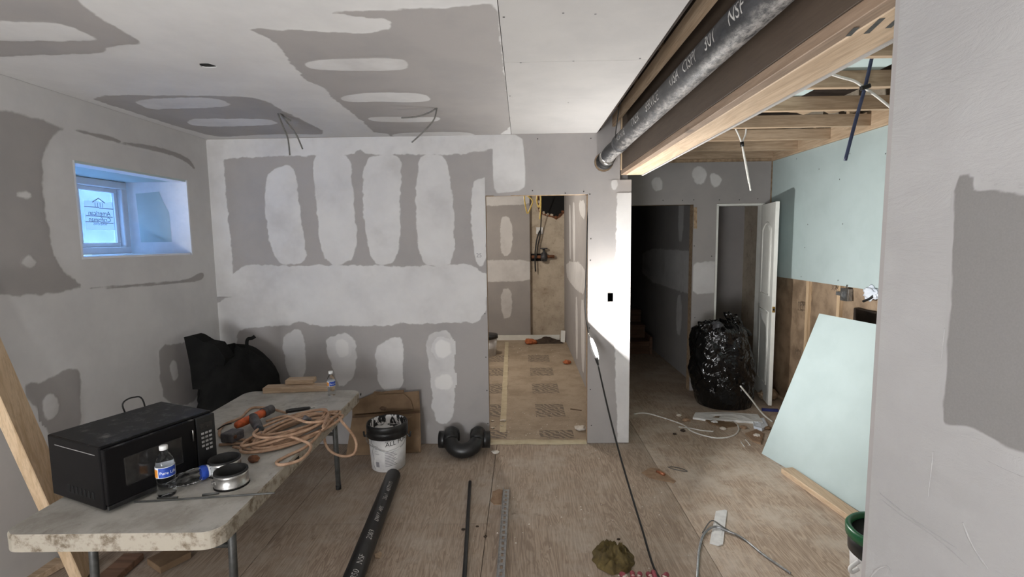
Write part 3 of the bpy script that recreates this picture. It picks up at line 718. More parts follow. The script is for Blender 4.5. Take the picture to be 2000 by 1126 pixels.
# closet behind the door, hall beyond the dark doorway
tag(boxb('wall_closet_back', (1.99, 6.15, 0), (2.75, 6.25, TOP), 'drywall_paper'), 'dim drywall back wall inside the closet', 'wall', kind=ST)
wcs = boxb('wall_closet_side', (1.93, YH+.1145, 0), (1.985, 9.5, TOP), 'drywall_paper'); tag(wcs, 'dim taped drywall wall along the stair hall', 'wall', kind=ST)
SR = s_right(1.93)
for P_ in ([(4.9, 1.0), (8.2, 1.0), (8.2, 1.5), (4.9, 1.5)], [(6.0, 1.6), (6.2, 1.6), (6.2, 2.3), (6.0, 2.3)], [(6.0, .45), (6.2, .45), (6.2, .95), (6.0, .95)]):
    patch('joint_compound', SR, P_, wcs, uv=True, clip=(YH+.13, .05, 8.0, 2.5), step=.03, feather=.03, soft=1)
tag(boxb('wall_hall_far', (.84, 9.4, 0), (1.93, 9.5, TOP), 'drywall_paper'), 'dark far wall above the stairs', 'wall', kind=ST)
st_ = root('stairs', 'unlit wooden stair steps beyond the dark doorway', 'stairs', (1.3, 7.2, 0))
for k in range(3):
    y = 7.0+.26*k; z = .19*(k+1)
    boxb('riser', (.85, y, z-.19), (1.80, y+.02, z-.025), 'stair_wood', st_)
    boxb('tread', (.85, y-.025, z-.025), (1.80, y+.26, z), 'stair_wood', st_, .004)
boxb('stringer', (1.80, 6.98, 0), (1.84, 8.3, .25), 'stair_wood', st_)

# ---- green wall at the right: sheet above, open stud bays below
wr = boxb('wall_right', (XG+.12, .9, 0), (XG+.2, 6.3, TOP), 'concrete'); tag(wr, 'right hall wall with mint board above open insulated stud bays', 'wall', kind=ST)
gs = panel('green_drywall_sheet', rect(2.83, 1.245, YH-.0005, CZ-.03), GREEN[0], .0127, 'green_board', wr)
panel('green_drywall_sheet', rect(1.0, 1.245, 2.828, CZ-.03), GREEN[0], .0127, 'green_board', wr)
discs('screw_heads', GREEN, [(1578, 438), (1646, 437), (1572, 483), (1565, 540), (1637, 547), (1720, 556), (1729, 425), (1735, 360), (1640, 350), (1556, 310), (1600, 330), (1730, 300), (1660, 300)], .0055, 'screw_dark', gs)
xf = XG+.013
sty = [atx(1574, 620, xf).y, atx(1637, 580, xf).y, atx(1717, 590, xf).y]
studs = [YH-.06, sty[0]-.019, sty[1]-.019, sty[2]-.019, sty[2]-.42, sty[2]-.82]
for y in studs: boxb('stud', (xf, y, .04), (xf+.089, y+.038, TOP-.1), 'lumber_z', wr, .002)
boxb('bottom_plate', (xf, 1.0, 0), (xf+.089, YH, .038), 'lumber_y', wr, .002)
def insul(y0, y1, sag, z0=.04, z1=1.6):
    V, F = [], []; nu, nv = 14, 40
    for i in range(nu):
        for j in range(nv):
            u, v = i/(nu-1), j/(nv-1); y = y0+(y1-y0)*u; z = z0+(z1-z0)*v
            e = min(u, 1-u)*2; x = xf+.03-sag*math.sin(math.pi*u)**.5*(.6+.6*noise.noise((y*5, z*4, 1)))+.006*noise.noise((y*22, z*22, 4))
            V.append((max(x, xf-.012), y, z))
    for i in range(nu-1):
        for j in range(nv-1): q = i*nv+j; F.append([q, q+nv, q+nv+1, q+1])
    mk('insulation_batt', V, F, 'kraft', wr, True)
for a, b in zip(studs[:-1], studs[1:]): insul(b+.039, a-.001, .03)
def on_green(px, py, s):
    p = atx(px, py, xf-.013); return lambda a, b: (xf-.0145, p.y-a*s, p.z+b*s)
lettering('kraft_logo', 'M', .075, on_green(1561, 601, 1), 'kraft_print', wr)
p = atx(1560, 603, xf-.014)
for lo, hi in (((.012, -.012), (-.075, -.006)), ((.012, .062), (-.075, .068)), ((.012, -.012), (.006, .068)), ((-.069, -.012), (-.075, .068))):
    boxb('kraft_logo', (xf-.0147, p.y+min(lo[0], hi[0]), p.z+lo[1]), (xf-.014, p.y+max(lo[0], hi[0]), p.z+hi[1]), 'kraft_print', wr)
lettering('kraft_logo', 'XX', .06, on_green(1624, 566, 1), 'kraft_print', wr)
lettering('kraft_logo', 'M', .075, on_green(1553, 690, 1), 'kraft_print', wr)
# torn opening in the last bay
q = [atx(px, py, xf-.006) for px, py in ((1668, 600), (1720, 608), (1719, 640), (1664, 628))]
boxb('dark_pocket', (xf-.012, q[1].y, q[3].z), (xf+.02, q[0].y, q[0].z), 'void_dark', wr, .006)
tag(boxb('wall_hall_near', (XN+.146, .8, 0), (XG+.2, .9, TOP), 'drywall_paper'), 'unseen near end wall of the hall', 'wall', kind=ST)

# ---- open ceiling over the hall
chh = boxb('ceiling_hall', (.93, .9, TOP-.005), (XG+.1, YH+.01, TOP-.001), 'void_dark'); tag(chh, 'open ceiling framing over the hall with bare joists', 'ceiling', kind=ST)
for i, y in enumerate((1.40, 1.88, 2.354, 2.825, 3.316, 3.80, 4.28, 4.777, 5.225)):
    boxb('ceiling_joist', (.99, y, CZ), (XG-.02, y+.038, CZ+.088), 'lumber_x', chh, .002)
boxb('ledger', (XG-.019, 1.0, CZ-.028), (XG+.018, YH-.001, CZ+.11), 'lumber_y', chh, .002)
boxb('ledger', (.952, 1.29, CZ-.0), (.989, YH-.001, CZ+.088), 'lumber_y', chh, .002)
for x0, x1, y0, y1, z in ((1.0, 1.95, 1.45, 2.845, .0885), (1.2, 2.35, 1.3, 2.30, .104), (1.05, 1.80, 2.86, 3.335, .0885), (1.0, 1.45, 3.35, 3.82, .0885)):
    boxb('green_board_scrap', (x0, y0, CZ+z), (x1, y1, CZ+z+.0127), 'green_board', chh)
for x0, x1, y0, y1 in ((1.9, 2.5, 3.0, 3.2), (1.9, 2.4, 3.5, 3.72), (1.3, 1.8, 4.0, 4.2)):
    V, F = [], []
    for i in range(12):
        for j in range(6):
            x, y = x0+(x1-x0)*i/11, y0+(y1-y0)*j/5; V.append((x, y, CZ+.10+.05*noise.noise((x*9, y*9, 2))))
    for i in range(11):
        for j in range(5): q = i*6+j; F.append([q, q+1, q+7, q+6])
    mk('torn_kraft_paper', V, F, 'kraft', chh, True)
# boards in the pipe chase
chs = boxb('trim_chase', (.584, 0.2, CZ+.02), (.604, YB-.003, CZ+.115), 'dark_lumber'); tag(chs, 'dark framing board along the ceiling edge above the pipe', 'trim', kind=ST)
tag(boxb('trim_ledger', (.684, 0.2, CZ+.03), (.702, YB-.06, CZ+.11), 'lumber_y'), 'pale ledger board glimpsed above the hanging cast iron pipe', 'trim', kind=ST)
# outer far walls closing utility room
tag(boxb('wall_utility_left', (-1.7, YB+.115, 0), (-1.6, 8.4, TOP), 'drywall_paper'), 'side wall of the utility room', 'wall', kind=ST)
tag(boxb('ceiling_utility', (-1.6, YB+.115, CZ), (.70, 8.4, CZ+.05), 'drywall_paper_pale'), 'drywall ceiling of the utility room', 'ceiling', kind=ST)
wu = boxb('wall_utility_back', (-1.6, YU+.09, 0), (.70, 8.4, TOP), 'concrete'); tag(wu, 'concrete back wall of the utility room with a valve niche', 'wall', kind=ST)
xc = UBACK[1](1035, 500)[0]
us = boxb('drywall_sheet', (-1.6, YU, .08), (xc, YU+.0127, CZ), 'drywall_paper', wu); boxb('stud_core', (-1.6, YU+.013, 0), (xc-.01, YU+.09, CZ), 'raw_edge', wu)
for P_ in ([(900, 370), (1060, 370), (1060, 398), (900, 404)], [(977, 425), (992, 420), (1001, 440), (1000, 490), (988, 502), (977, 490)], [(900, 508), (1060, 507), (1060, 548), (900, 551)], [(978, 565), (998, 562), (1001, 600), (996, 622), (980, 620)]):
    patch('joint_compound', UBACK, P_, us, clip=(-1.5, .09, xc, CZ), step=.02, feather=.03, soft=1)
uw = boxb('wall_utility_right', (XU, YB+.115, 0), (.6995, YU+.1, TOP), 'drywall_paper'); tag(uw, 'drywall right wall of the utility room with white bands', 'wall', kind=ST)
UR = (YB+.13, .03, YU+.08, CZ)
for P_ in ([(1111, 400), (1115, 400), (1116, 505), (1112, 505)], [(1118, 395), (1123, 395), (1124, 510), (1119, 510)], [(1130, 392), (1143, 390), (1143, 430), (1133, 420)], [(1106, 510), (1143, 512), (1143, 575), (1130, 570), (1112, 550), (1106, 535)], [(1124, 580), (1128, 580), (1129, 700), (1125, 700)], [(1134, 585), (1142, 585), (1142, 730), (1136, 720)]):
    patch('joint_compound', URIGHT, P_, uw, clip=UR, step=.02, feather=.012, soft=1)
bb = boxb('baseboard_utility', (-.75, YU-.04, .008), (.60, YU-.022, .09), 'painted_door'); tag(bb, 'white baseboard across the foot of the utility room wall', 'baseboard', kind=ST)
# opening broken through the concrete at the top
V, F = [], []
cxh, czh = UBACK[1](1082, 395)
ringp = []
for k in range(22):
    a = 2*math.pi*k/22; r = .20*(1+.22*noise.noise((math.cos(a)*2, math.sin(a)*2, 7)))
    ringp.append((cxh+r*1.2*math.cos(a), czh+.02+r*1.15*math.sin(a)))
V = [(a, YU+.0885, b) for a, b in ringp]+[(cxh+(a-cxh)*1.12, YU+.0893, czh+(b-czh)*1.12-.012) for a, b in ringp]
mk('broken_hole', V[:22], [list(range(22))], 'slot_black', wu)
mk('rusty_rim', V[22:], [list(range(22))], 'rust', wu)
for k in range(22):
    a, b = ringp[k]
    if b < czh+.05:
        V, F = box_geo((a, YU+.083, b), (.05, .02, .035), Matrix.Rotation(k, 3, 'Y'), .008); mk('broken_edge', V, F, 'rust' if a > cxh else 'concrete', wu)
w2 = root('rear_fill_frame', 'large window in the rear wall behind the camera', 'window', (-1.65, -3.0, .35), kind=ST)  # frame added around the rear fill light; the wall behind has no opening
for x0, x1, z0, z1 in ((-2.40, -2.35, .35, 1.75), (-.95, -.90, .35, 1.75), (-2.35, -.95, .35, .40), (-2.35, -.95, 1.70, 1.75)):
    boxb('window_frame', (x0, -3.049, z0), (x1, -2.95, z1), 'vinyl_white', w2, .004)
boxb('pane', (-2.35, -3.0, .40), (-.95, -2.994, 1.70), 'window_glass', w2)

fl = root('fill_lamp', 'work floodlight on a low stand behind the camera, aimed at the ceiling', 'lamp', (-.75, -.9, 0))  # unseen lamp and stand added to carry the ceiling fill light
box('lamp_head', (-.75, -.9, .585), (.34, .24, .06), 'leg_grey', fl, None, .008)
box('stand_post', (-.75, -.9, .30), (.04, .04, .51), 'leg_grey', fl, None, .003)
for k in range(3):
    a = 2.1*k; V, F = tube_geo([(-.75, -.9, .15), (-.75+.25*math.cos(a), -.9+.25*math.sin(a), .012)], .012, 8); mk('stand_leg', V, F, 'leg_grey', fl, True)

# ================================================================== LARGE THINGS
# ---- beam and pipes
bx0, bx1, bz = .762, .925, 2.135
bm_ = root('support_beam', 'long laminated wooden support beam over the opening, beside the cast iron pipe', 'beam', ((bx0+bx1)/2, 2.6, bz))
wood('beam_face', srgb(78, 65, 53), srgb(70, 57, 46), 'Y')
boxb('beam_body', (bx0, YNE+.016, bz+.036), (bx1, YB-.003, TOP-.02), 'beam_face', bm_, .003)
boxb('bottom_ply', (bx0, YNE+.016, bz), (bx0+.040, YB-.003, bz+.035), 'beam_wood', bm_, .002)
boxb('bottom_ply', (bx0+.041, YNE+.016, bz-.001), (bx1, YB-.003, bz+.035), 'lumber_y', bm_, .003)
boxb('end_stud', (bx0-.004, YB-.045, bz+.037), (bx1, YB-.004, CZ+.2), 'lumber_z', bm_, .002)
boxb('drywall_strip', (bx1+.001, YNE+.016, bz-.004), (bx1+.014, YB+.02, CZ-.001), 'drywall_paper_pale', bm_)
for k, (dx, dy) in enumerate(((.02, 1.40), (.05, 1.37), (.08, 1.34), (.105, 1.32), (.128, 1.31))):
    V, F = box_geo((bx0+dx+.01, dy-.15, bz-.0022), (.012, .085 if k else .05, .0006), Matrix.Rotation(-.25, 3, 'Z')); o = mk('grade_stamp', V, F, 'screw_dark', bm_)
# the pipe
pc = Vector((.692, 0, 2.316)); PR_ = .057
dp = root('drain_pipe', 'dusty black cast iron drain pipe hanging along the beam', 'pipe', (pc.x, 2.5, pc.z-PR_))
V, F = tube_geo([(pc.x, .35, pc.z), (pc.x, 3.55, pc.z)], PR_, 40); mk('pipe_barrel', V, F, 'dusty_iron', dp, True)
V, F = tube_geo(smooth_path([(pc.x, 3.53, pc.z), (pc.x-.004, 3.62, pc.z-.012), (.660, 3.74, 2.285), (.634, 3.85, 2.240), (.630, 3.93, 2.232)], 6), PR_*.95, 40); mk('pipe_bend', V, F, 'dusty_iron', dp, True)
V, F = tube_geo([(pc.x, 3.495, pc.z), (pc.x, 3.50, pc.z), (pc.x, 3.56, pc.z-.002), (pc.x, 3.565, pc.z-.002)], [PR_*1.0, PR_*1.07, PR_*1.07, PR_*1.0], 40); mk('coupling', V, F, 'black_iron', dp, True)
V, F = tube_geo([(.648, 3.79, 2.262), (.640, 3.825, 2.25)], PR_*1.06, 40); mk('coupling_band', V, F, 'steel', dp, True)
V, F = tube_geo([(.640, 3.826, 2.249), (.632, 3.87, 2.236)], PR_*1.12, 40); mk('rubber_coupling', V, F, 'rubber', dp, True)
def on_pipe(c, axis_y0, a0, R, flip=1):
    return lambda a, b: (c[0]-R*math.cos(a0+b/R), axis_y0-a*flip, c[1]+R*math.sin(a0+b/R))
# letters read from the far end towards the viewer, on the visible lower left flank
for body, y in (('NSF', 1.60), ('301', 1.80), ('CISPI', 2.03), ('USA', 2.20), ('SERVICE', 2.62), ('TYLER', 2.95), ('NO-HUB', 3.40)):
    lettering('pipe_marking', body, .066, on_pipe((pc.x, pc.z), y, math.radians(-26), PR_+.0009), 'stencil_grey', dp, .006)
for k, y in enumerate((2.95, 1.98)):
    pass
tube('pipe_hanger', [(pc.x-.03, 3.42, CZ+.1), (pc.x-.055, 3.42, pc.z+.06), (pc.x-.06, 3.42, pc.z)], .004, 'screw_dark', dp, 6)
def cable(name, pts, r, mat, label, cat='cable', group=None, n=7, sub=6):
    o = tube(name, pts, r, mat, None, n, sub); return tag(o, label, cat, group)

# ---- leaning mint board and the stud on the floor
b0, b1 = atz(1487, 886), atz(1698, 1011)
bd = (b1-b0).normalized()
tl = atx(1600, 612, 2.30)
# third corner: keep the sheet square to its foot
upv = (tl-b0); upv = upv-bd*upv.dot(bd); upv.normalize()
H_ = (tl-b0).length
nrm = bd.cross(upv).normalized()
if nrm.x > 0: nrm = -nrm
def on_lean(a, b, o): return tuple(b0+bd*a+(upv*b)+nrm*o)
foot = [(0, .004), (1.18, .004), (1.18, H_*.985), ((tl-b0).dot(bd), H_)]
lb = panel('leaning_green_drywall_sheet', foot, on_lean, .0127, 'green_board'); tag(lb, 'loose mint green drywall sheet leaning on the right wall', 'drywall sheet')
f0, f1 = atz(1537, 912, .04), atz(1690, 1017, .04)
fd = (f1-f0).normalized()
o = bar('floor_stud', f0-Vector((0, 0, .02))+fd*.0, f0+fd*1.6-Vector((0, 0, .02)), .089, .038, 'lumber_y', None, (0, 0, 1), .003)
tag(o, 'pale two by four lying on the floor along the leaning mint sheet', 'lumber')

# ---- folding table
TZ = .61
ta, tb = atz(425, 1040, TZ), atz(703, 764, TZ)
tdir = Vector((tb.x-ta.x, tb.y-ta.y, 0)).normalized(); tperp = Vector((-tdir.y, tdir.x, 0))
TL, TW = 1.715, .805
t0 = Vector((ta.x, ta.y, 0))-tdir*.0
def T(u, v, z=0): return t0+tdir*u+tperp*v+Vector((0, 0, TZ+z))
tab = root('folding_table', 'long dirty white plastic folding table with grey metal legs', 'table', (T(TL/2, TW/2).x, T(TL/2, TW/2).y, 0))
def rrect(L, Wd, r, n=6):
    P_ = []
    for cx, cy, a0 in ((L-r, Wd-r, 0), (r, Wd-r, 90), (r, r, 180), (L-r, r, 270)):
        for k in range(n+1):
            a = math.radians(a0+90*k/n); P_.append((cx+r*math.cos(a), cy+r*math.sin(a)))
    return P_
out = rrect(TL, TW, .07); n = len(out)
rings = [(0.004, 0), (0, -.006), (0, -.066), (.012, -.066), (.012, -.02)]
V, F = [], []
for ins, z in rings:
    for u, v in out:
        c = Vector((TL/2, TW/2)); d = Vector((u, v))-c; s = Vector((1-ins*2/TL, 1-ins*2/TW)); V.append(T(c.x+d.x*s.x, c.y+d.y*s.y, z)[:])
for i in range(len(rings)-1):
    for k in range(n): F.append([i*n+k, i*n+(k+1) % n, (i+1)*n+(k+1) % n, (i+1)*n+k])
skirt = mk('table_skirt', V, F, 'table_skirt', tab)
V = [T(u, v, 0)[:] for u, v in rrect(TL-.008, TW-.008, .068)]; V = [(x+tdir.x*.004+tperp.x*.004, y+tdir.y*.004+tperp.y*.004, z) for x, y, z in V]
V2 = [(x, y, z-.012) for x, y, z in V]; k = len(V)
mk('table_top', V+V2, [list(range(k)), [i+k for i in range(k)][::-1]]+[[i, (i+1) % k, (i+1) % k+k, i+k] for i in range(k)], 'table_plastic', tab)
for u, L_ in ((.62, .06), (TL-.035, .02)):
    boxb('edge_notch', T(u, -.0015, -.035), T(u+L_, -.0008, -.016), 'slot_black', tab) if False else box('edge_notch', T(u+L_/2, -.001, -.024), (L_, .002, .016), 'slot_black', tab, frame_rot(tdir))
for end in (0, 1):
    ue = .27 if end == 0 else TL-.25; out_ = -1 if end == 0 else 1
    for v in (.11, TW-.11):
        a_, b_ = T(ue, v, -.03), T(ue+out_*.02, v, -TZ); V, F = tube_geo([a_, (a_+b_)/2, b_], .0165, 12); lg = mk('leg', V, F, 'leg_grey', tab, True)
        V, F = tube_geo([T(ue+out_*.02, v, -TZ+.03), b_], .018, 12); mk('rubber_foot', V, F, 'rubber', lg, True)
    V, F = tube_geo([T(ue, .11, -.22), T(ue, TW-.11, -.22)], .011, 10); mk('cross_bar', V, F, 'leg_grey', tab, True)
    V, F = tube_geo([T(ue, TW/2, -.22), T(ue-out_*.42, TW/2, -.05)], .011, 10); mk('brace', V, F, 'leg_grey', tab, True)
    V, F = tube_geo([T(ue, .14, -.20), T(ue-out_*.36, .14, -.05)], .007, 8); mk('brace', V, F, 'leg_grey', tab, True)
V, F = box_geo(T(TL/2, .06, -.034), (TL-.25, .02, .03), frame_rot(tdir)); mk('side_rail', V, F, 'leg_grey', tab)
V, F = box_geo(T(TL/2, TW-.06, -.034), (TL-.25, .02, .03), frame_rot(tdir)); mk('side_rail', V, F, 'leg_grey', tab)

# ---- microwave
ma = atz(212, 1006, TZ); MW = .455
mdir = Vector((math.sin(math.radians(22)), math.cos(math.radians(22)), 0)); mout = Vector((mdir.y, -mdir.x, 0))
MD, MH = .385, .255
def MP(u, o, z): return Vector((ma.x, ma.y, 0))+mdir*u+mout*o+Vector((0, 0, TZ+.012+z))
mr = frame_rot(mdir)
mw = root('microwave', 'black countertop microwave oven on the near end of the folding table', 'microwave', MP(MW/2, -MD/2, -.012))
box('body', MP(MW/2, -MD/2-.012, MH/2), (MW, MD-.024, MH), 'microwave_black', mw, mr, .006, 2)
dr = box('door', MP(MW*.40, -.012, MH/2+.006), (MW*.785, .022, MH-.030), 'microwave_black', mw, mr, .005, 2)
box('door_window', MP(MW*.40, .0002, MH*.52), (MW*.50, .003, MH*.46), 'microwave_window', dr, mr, .003)
V, F = tube_geo([MP(MW*.755, .002, MH*.80), MP(MW*.755, .006, MH*.78), MP(MW*.755, .006, MH*.60)], .0028, 6); mk('door_pull', V, F, 'steel', dr, True)
cp_ = box('control_panel', MP(MW*.90, -.012, MH/2+.006), (MW*.195, .022, MH-.030), 'black_plastic', mw, mr, .004, 2)
box('display', MP(MW*.90, .0002, MH*.80), (MW*.13, .002, MH*.10), 'microwave_window', cp_, mr)
for r in range(5):
    for c in range(3):
        if r == 4 and c == 0: continue
        box('button', MP(MW*(.858+.04*c), .0005, MH*(.66-.075*r)), (MW*.028, .003, MH*.038), 'button_grey', cp_, mr, .0008)
box('bottom_strip', MP(MW/2, -.006, .012), (MW*.99, .012, .018), 'black_plastic', mw, mr, .002)
for k in range(7):
    box('vent_slot', MP(-.0004, -.09-.028*k, .05), (.0015, .012, .03), 'slot_black', mw, mr)
box('side_line', MP(-.0004, -MD/2, MH-.035), (.0012, MD*.72, .003), 'button_grey', mw, mr)
for u in (.04, MW-.04):
    for o_ in (-.05, -MD+.05):
        lathe('foot', [(0, 0), (.014, 0), (.014, .012), (0, .012)], MP(u, o_, -.012), 'rubber', mw, 12)
tube('power_cord', [MP(MW*.72, -MD-.004, .1), MP(MW*.70, -MD-.03, MH*.8), MP(MW*.66, -MD-.03, MH+.03), MP(MW*.78, -MD-.04, MH+.045), MP(MW*.86, -MD-.03, MH+.01), MP(MW*.88, -MD-.02, .05)], .0035, 'black_cable', mw)

# ---- big bags
def blob(name, c, rx, ry, h, mat, parent, seed, amp, prof, nth=72, nz=52, lean=(0, 0), freq=3.5):
    V, F = [], []
    for j in range(nz+1):
        t = j/nz; r = prof(t)
        for k in range(nth):
            a = 2*math.pi*k/nth; ca, sa = math.cos(a), math.sin(a)
            q = Vector((ca*1.1, sa*1.1, t*2.2))*freq/3
            n1 = noise.noise(q*1.6+Vector((seed, 0, 0))); n2 = 1-abs(noise.noise(Vector((ca*2.6, sa*2.6, t*2.4+ca))*freq*.5+Vector((0, seed, 0))))*2
            n3 = noise.noise(Vector((ca*3, sa*3, t*7))*freq*.8+Vector((0, 0, seed)))
            rr = r*(1+amp*(n1*.9+n2*.22+n3*.3)*(0.25+.75*min(1, 4*t)))
            V.append((c[0]+lean[0]*t*h+rx*rr*ca, c[1]+lean[1]*t*h+ry*rr*sa, c[2]+h*t+(.03*n1*h if 0 < t else 0)))
    for j in range(nz):
        for k in range(nth):
            a, b = j*nth+k, j*nth+(k+1) % nth; F.append([a, b, b+nth, a+nth])
    F.append(list(range(nth))[::-1]); F.append([nz*nth+k for k in range(nth)])
    return mk(name, V, F, mat, parent, True)
# fabric bag in the corner
fb = root('fabric_bag', 'large black fabric bag slumped in the corner behind the folding table', 'bag', (-2.07, 3.47, 0))
def prof_fb(t): return (1.02-.10*t)*math.sqrt(max(0.0, 1-max(0, (t-.55)/.45)**2.2)) if t < 1 else 0.0
def side_profile(V):
    return V
blob('bag_body', (-2.09, 3.57, .002), .285, .285, .90, 'fabric_black', fb, 3.7, .12, lambda t: max(.02, prof_fb(t)), lean=(-.05, 0))
e0, e1, e2 = aty(358, 657, 3.40), aty(430, 668, 3.40), aty(372, 735, 3.40)
def flap(name, P_, th, mat, parent):
    n = len(P_); V = [p[:] for p in P_]+[(p+Vector((.01, th, 0)))[:] for p in P_]
    return mk(name, V, [list(range(n)), [i+n for i in range(n)][::-1]]+[[i, (i+1) % n, (i+1) % n+n, i+n] for i in range(n)], mat, parent)
flap('bag_corner', [aty(px, py, 3.36) for px, py in ((359, 658), (372, 655), (380, 657), (398, 668), (420, 672), (440, 700), (430, 760), (376, 760), (371, 715), (366, 690))], .10, 'fabric_black', fb)
tube('strap', [aty(485, 690, 3.45), aty(482, 672, 3.44), aty(484, 662, 3.44), aty(492, 660, 3.44), aty(498, 656, 3.45)], .012, 'fabric_black', fb, 8)
# trash bag
bg0 = atz(1425, 800)
tbg = root('trash_bag', 'full glossy black plastic trash bag in front of the white door', 'trash bag', (1.95, 4.86, 0))
def prof_tb(t): return .84+.20*math.sin(math.pi*min(1, t*1.1))**.8-.08*t if t < .88 else max(.03, .80*(1-((t-.88)/.12)**2)+.02)
blob('bag_body', (2.0, 4.86, .003), .305, .27, .84, 'trash_plastic', tbg, 9.2, .13, prof_tb, 96, 70, (-.09, 0), 3.2)
def crumple(name, c, sx, sy, sz, mat, parent, seed, amp=.5, tilt=0):
    bm = bmesh.new(); bmesh.ops.create_icosphere(bm, subdivisions=4, radius=1)
    R_ = Matrix.Rotation(tilt, 3, 'Y')
    for v in bm.verts:
        p = v.co.copy(); k = 1+amp*(noise.noise(p*1.7+Vector((seed,)*3))+.5*noise.noise(p*4+Vector((seed,)*3)))
        v.co = R_ @ Vector((p.x*sx*k, p.y*sy*k, p.z*sz*k))+Vector(c)
    V, F = bm_arrays(bm); return mk(name, V, F, mat, parent, True)
p = aty(1432, 628, 4.86); crumple('gathered_neck', p, .05, .045, .10, 'trash_plastic', tbg, 4, .7, -.45)
p = aty(1450, 645, 4.86); crumple('gathered_neck', p, .09, .05, .035, 'trash_plastic', tbg, 6, .6, .35)
p = aty(1400, 645, 4.70); crumple('torn_film', p, .07, .02, .10, 'trash_plastic_grey', tbg, 8, .5, -.3)
p = aty(1380, 640, 4.72); crumple('gathered_neck', p, .07, .05, .07, 'trash_plastic', tbg, 11, .5, 0)

# ---- compound bucket, cardboard, trap
bp = Vector((-1.005, 3.50, 0)); BS = .93
bk = root('compound_bucket', 'open white and black joint compound bucket in front of the cardboard', 'bucket', bp)
lathe('bucket_body', [(0, .003), (.125, .003), (.130, .008), (.146, .275), (.138, .275), (.124, .02), (0, .02)], bp, 'bucket_white', bk, 48)
lathe('bucket_rim', [(.147, .262), (.158, .266), (.160, .31), (.157, .318), (.160, .322), (.160, .352), (.156, .365), (.150, .368), (.146, .362)], bp, 'bucket_black', bk, 48)
lathe('inside_wall', [(.146, .366), (.143, .30), (.139, .24)], bp, 'splashed_black', bk, 48)
V, F = [(bp.x, bp.y, .30)], []
for i in range(1, 9):
    for k in range(36):
        a = 2*math.pi*k/36; r = .142*i/8; V.append((bp.x+r*math.cos(a), bp.y+r*math.sin(a), .292+.025*noise.noise((math.cos(a)*i*.4, math.sin(a)*i*.4, 4))))
for k in range(36): F.append([0, 1+k, 1+(k+1) % 36])
for i in range(7):
    for k in range(36): a, b = 1+i*36+k, 1+i*36+(k+1) % 36; F.append([a, a+36, b+36, b])
mk('leftover_compound', V, F, 'wet_compound', bk, True)
def on_bucket(a0, z):
    def f(a, b):
        zz = z+b; R_ = .1295+.0165*(zz-.008)/.267+.0006; th = a0+a/R_; return (bp.x+R_*math.cos(th), bp.y+R_*math.sin(th), zz)
    return f
A0 = math.radians(-82)
lettering('bucket_print', 'ALL PURPOSE', .050, lambda a, b: on_bucket(A0, .212+a*.12)(a, b), 'print_black', bk, .01)
lettering('bucket_print', 'JOINT COMPOUND', .014, lambda a, b: on_bucket(A0, .247+a*.12)(a, b), 'print_black', bk, .01)
def bucket_rect(a0, z0, wd, ht, mat, slope=0):
    n = 8; f = on_bucket(math.radians(a0), 0); V = []
    for i in range(n+1): V += [f(wd*i/n, z0+slope*wd*i/n), f(wd*i/n, z0+ht+slope*wd*i/n)]
    mk('bucket_print', V, [[2*i, 2*i+2, 2*i+3, 2*i+1] for i in range(n)], mat, bk)
bucket_rect(-118, .045, .030, .042, 'print_grey')
for k in range(9): bucket_rect(-85, .155-.013*k, .07+.012*(k*7 % 3), .005, 'print_grey', .1)
for k in range(4): bucket_rect(-118, .21-.02*k, .03+.006*(k % 2), .003, 'print_grey')
tube('bucket_print', [on_bucket(math.radians(-128)+.05*math.sin(z*70), 0)(0, z) for z in np.linspace(.02, .262, 24)], .0012, 'print_black', bk, 5, 1)
tube('bail_handle', [(bp.x-.158, bp.y-.03, .26), (bp.x-.12, bp.y-.115, .235), (bp.x-.02, bp.y-.158, .195), (bp.x+.05, bp.y-.150, .178), (bp.x+.13, bp.y-.09, .20), (bp.x+.156, bp.y-.03, .255)], .0025, 'galvanised', bk, 6)
tube('handle_grip', [(bp.x+.045, bp.y-.152, .178), (bp.x+.10, bp.y-.118, .188), (bp.x+.12, bp.y-.10, .196)], .0065, 'white_plastic', bk, 8)
for s in (-1, 1):
    tube('handle_lug', [(bp.x+s*.150, bp.y, .275), (bp.x+s*.178, bp.y-.01, .245), (bp.x+s*.186, bp.y-.01, .285)], .007, 'bucket_black', bk, 8)

bk.scale = (BS, BS, BS)
cb = root('cardboard_box_flat', 'torn flattened brown cardboard box leaning on the back wall behind the bucket', 'cardboard', (-1.07, 3.80, 0))
def cardp(px, py, y): return aty(px, py, y)
c_up = [(688, 785), (705, 778), (728, 768), (731, 764), (742, 765), (765, 762), (786, 761), (787, 766), (816, 763), (818, 803), (688, 812)]
flap('cardboard_flap', [cardp(px, py, 3.80+.02) for px, py in c_up], .006, 'cardboard', cb)
lowc = [cardp(px, py, 3.78) for px, py in ((688, 813), (818, 804))]
y_f = 3.66
flap('cardboard_side', [lowc[0], lowc[1], Vector((lowc[1].x+.01, y_f+.06, .004)), Vector((lowc[0].x-.02, y_f, .004))], .006, 'cardboard', cb)
flap('fold_line', [cardp(688, 811, 3.777), cardp(818, 801, 3.777), cardp(818, 806, 3.774), cardp(688, 816, 3.774)], .002, 'cardboard_dark', cb)
flap('torn_flap', [cardp(px, py, 3.805) for px, py in ((706, 806), (722, 792), (738, 770), (786, 768), (800, 782), (804, 798), (760, 803))], .003, 'cardboard', cb)
crumple('torn_spot', cardp(749, 797, 3.803), .025, .004, .018, 'cardboard_dark', cb, 3, .4)

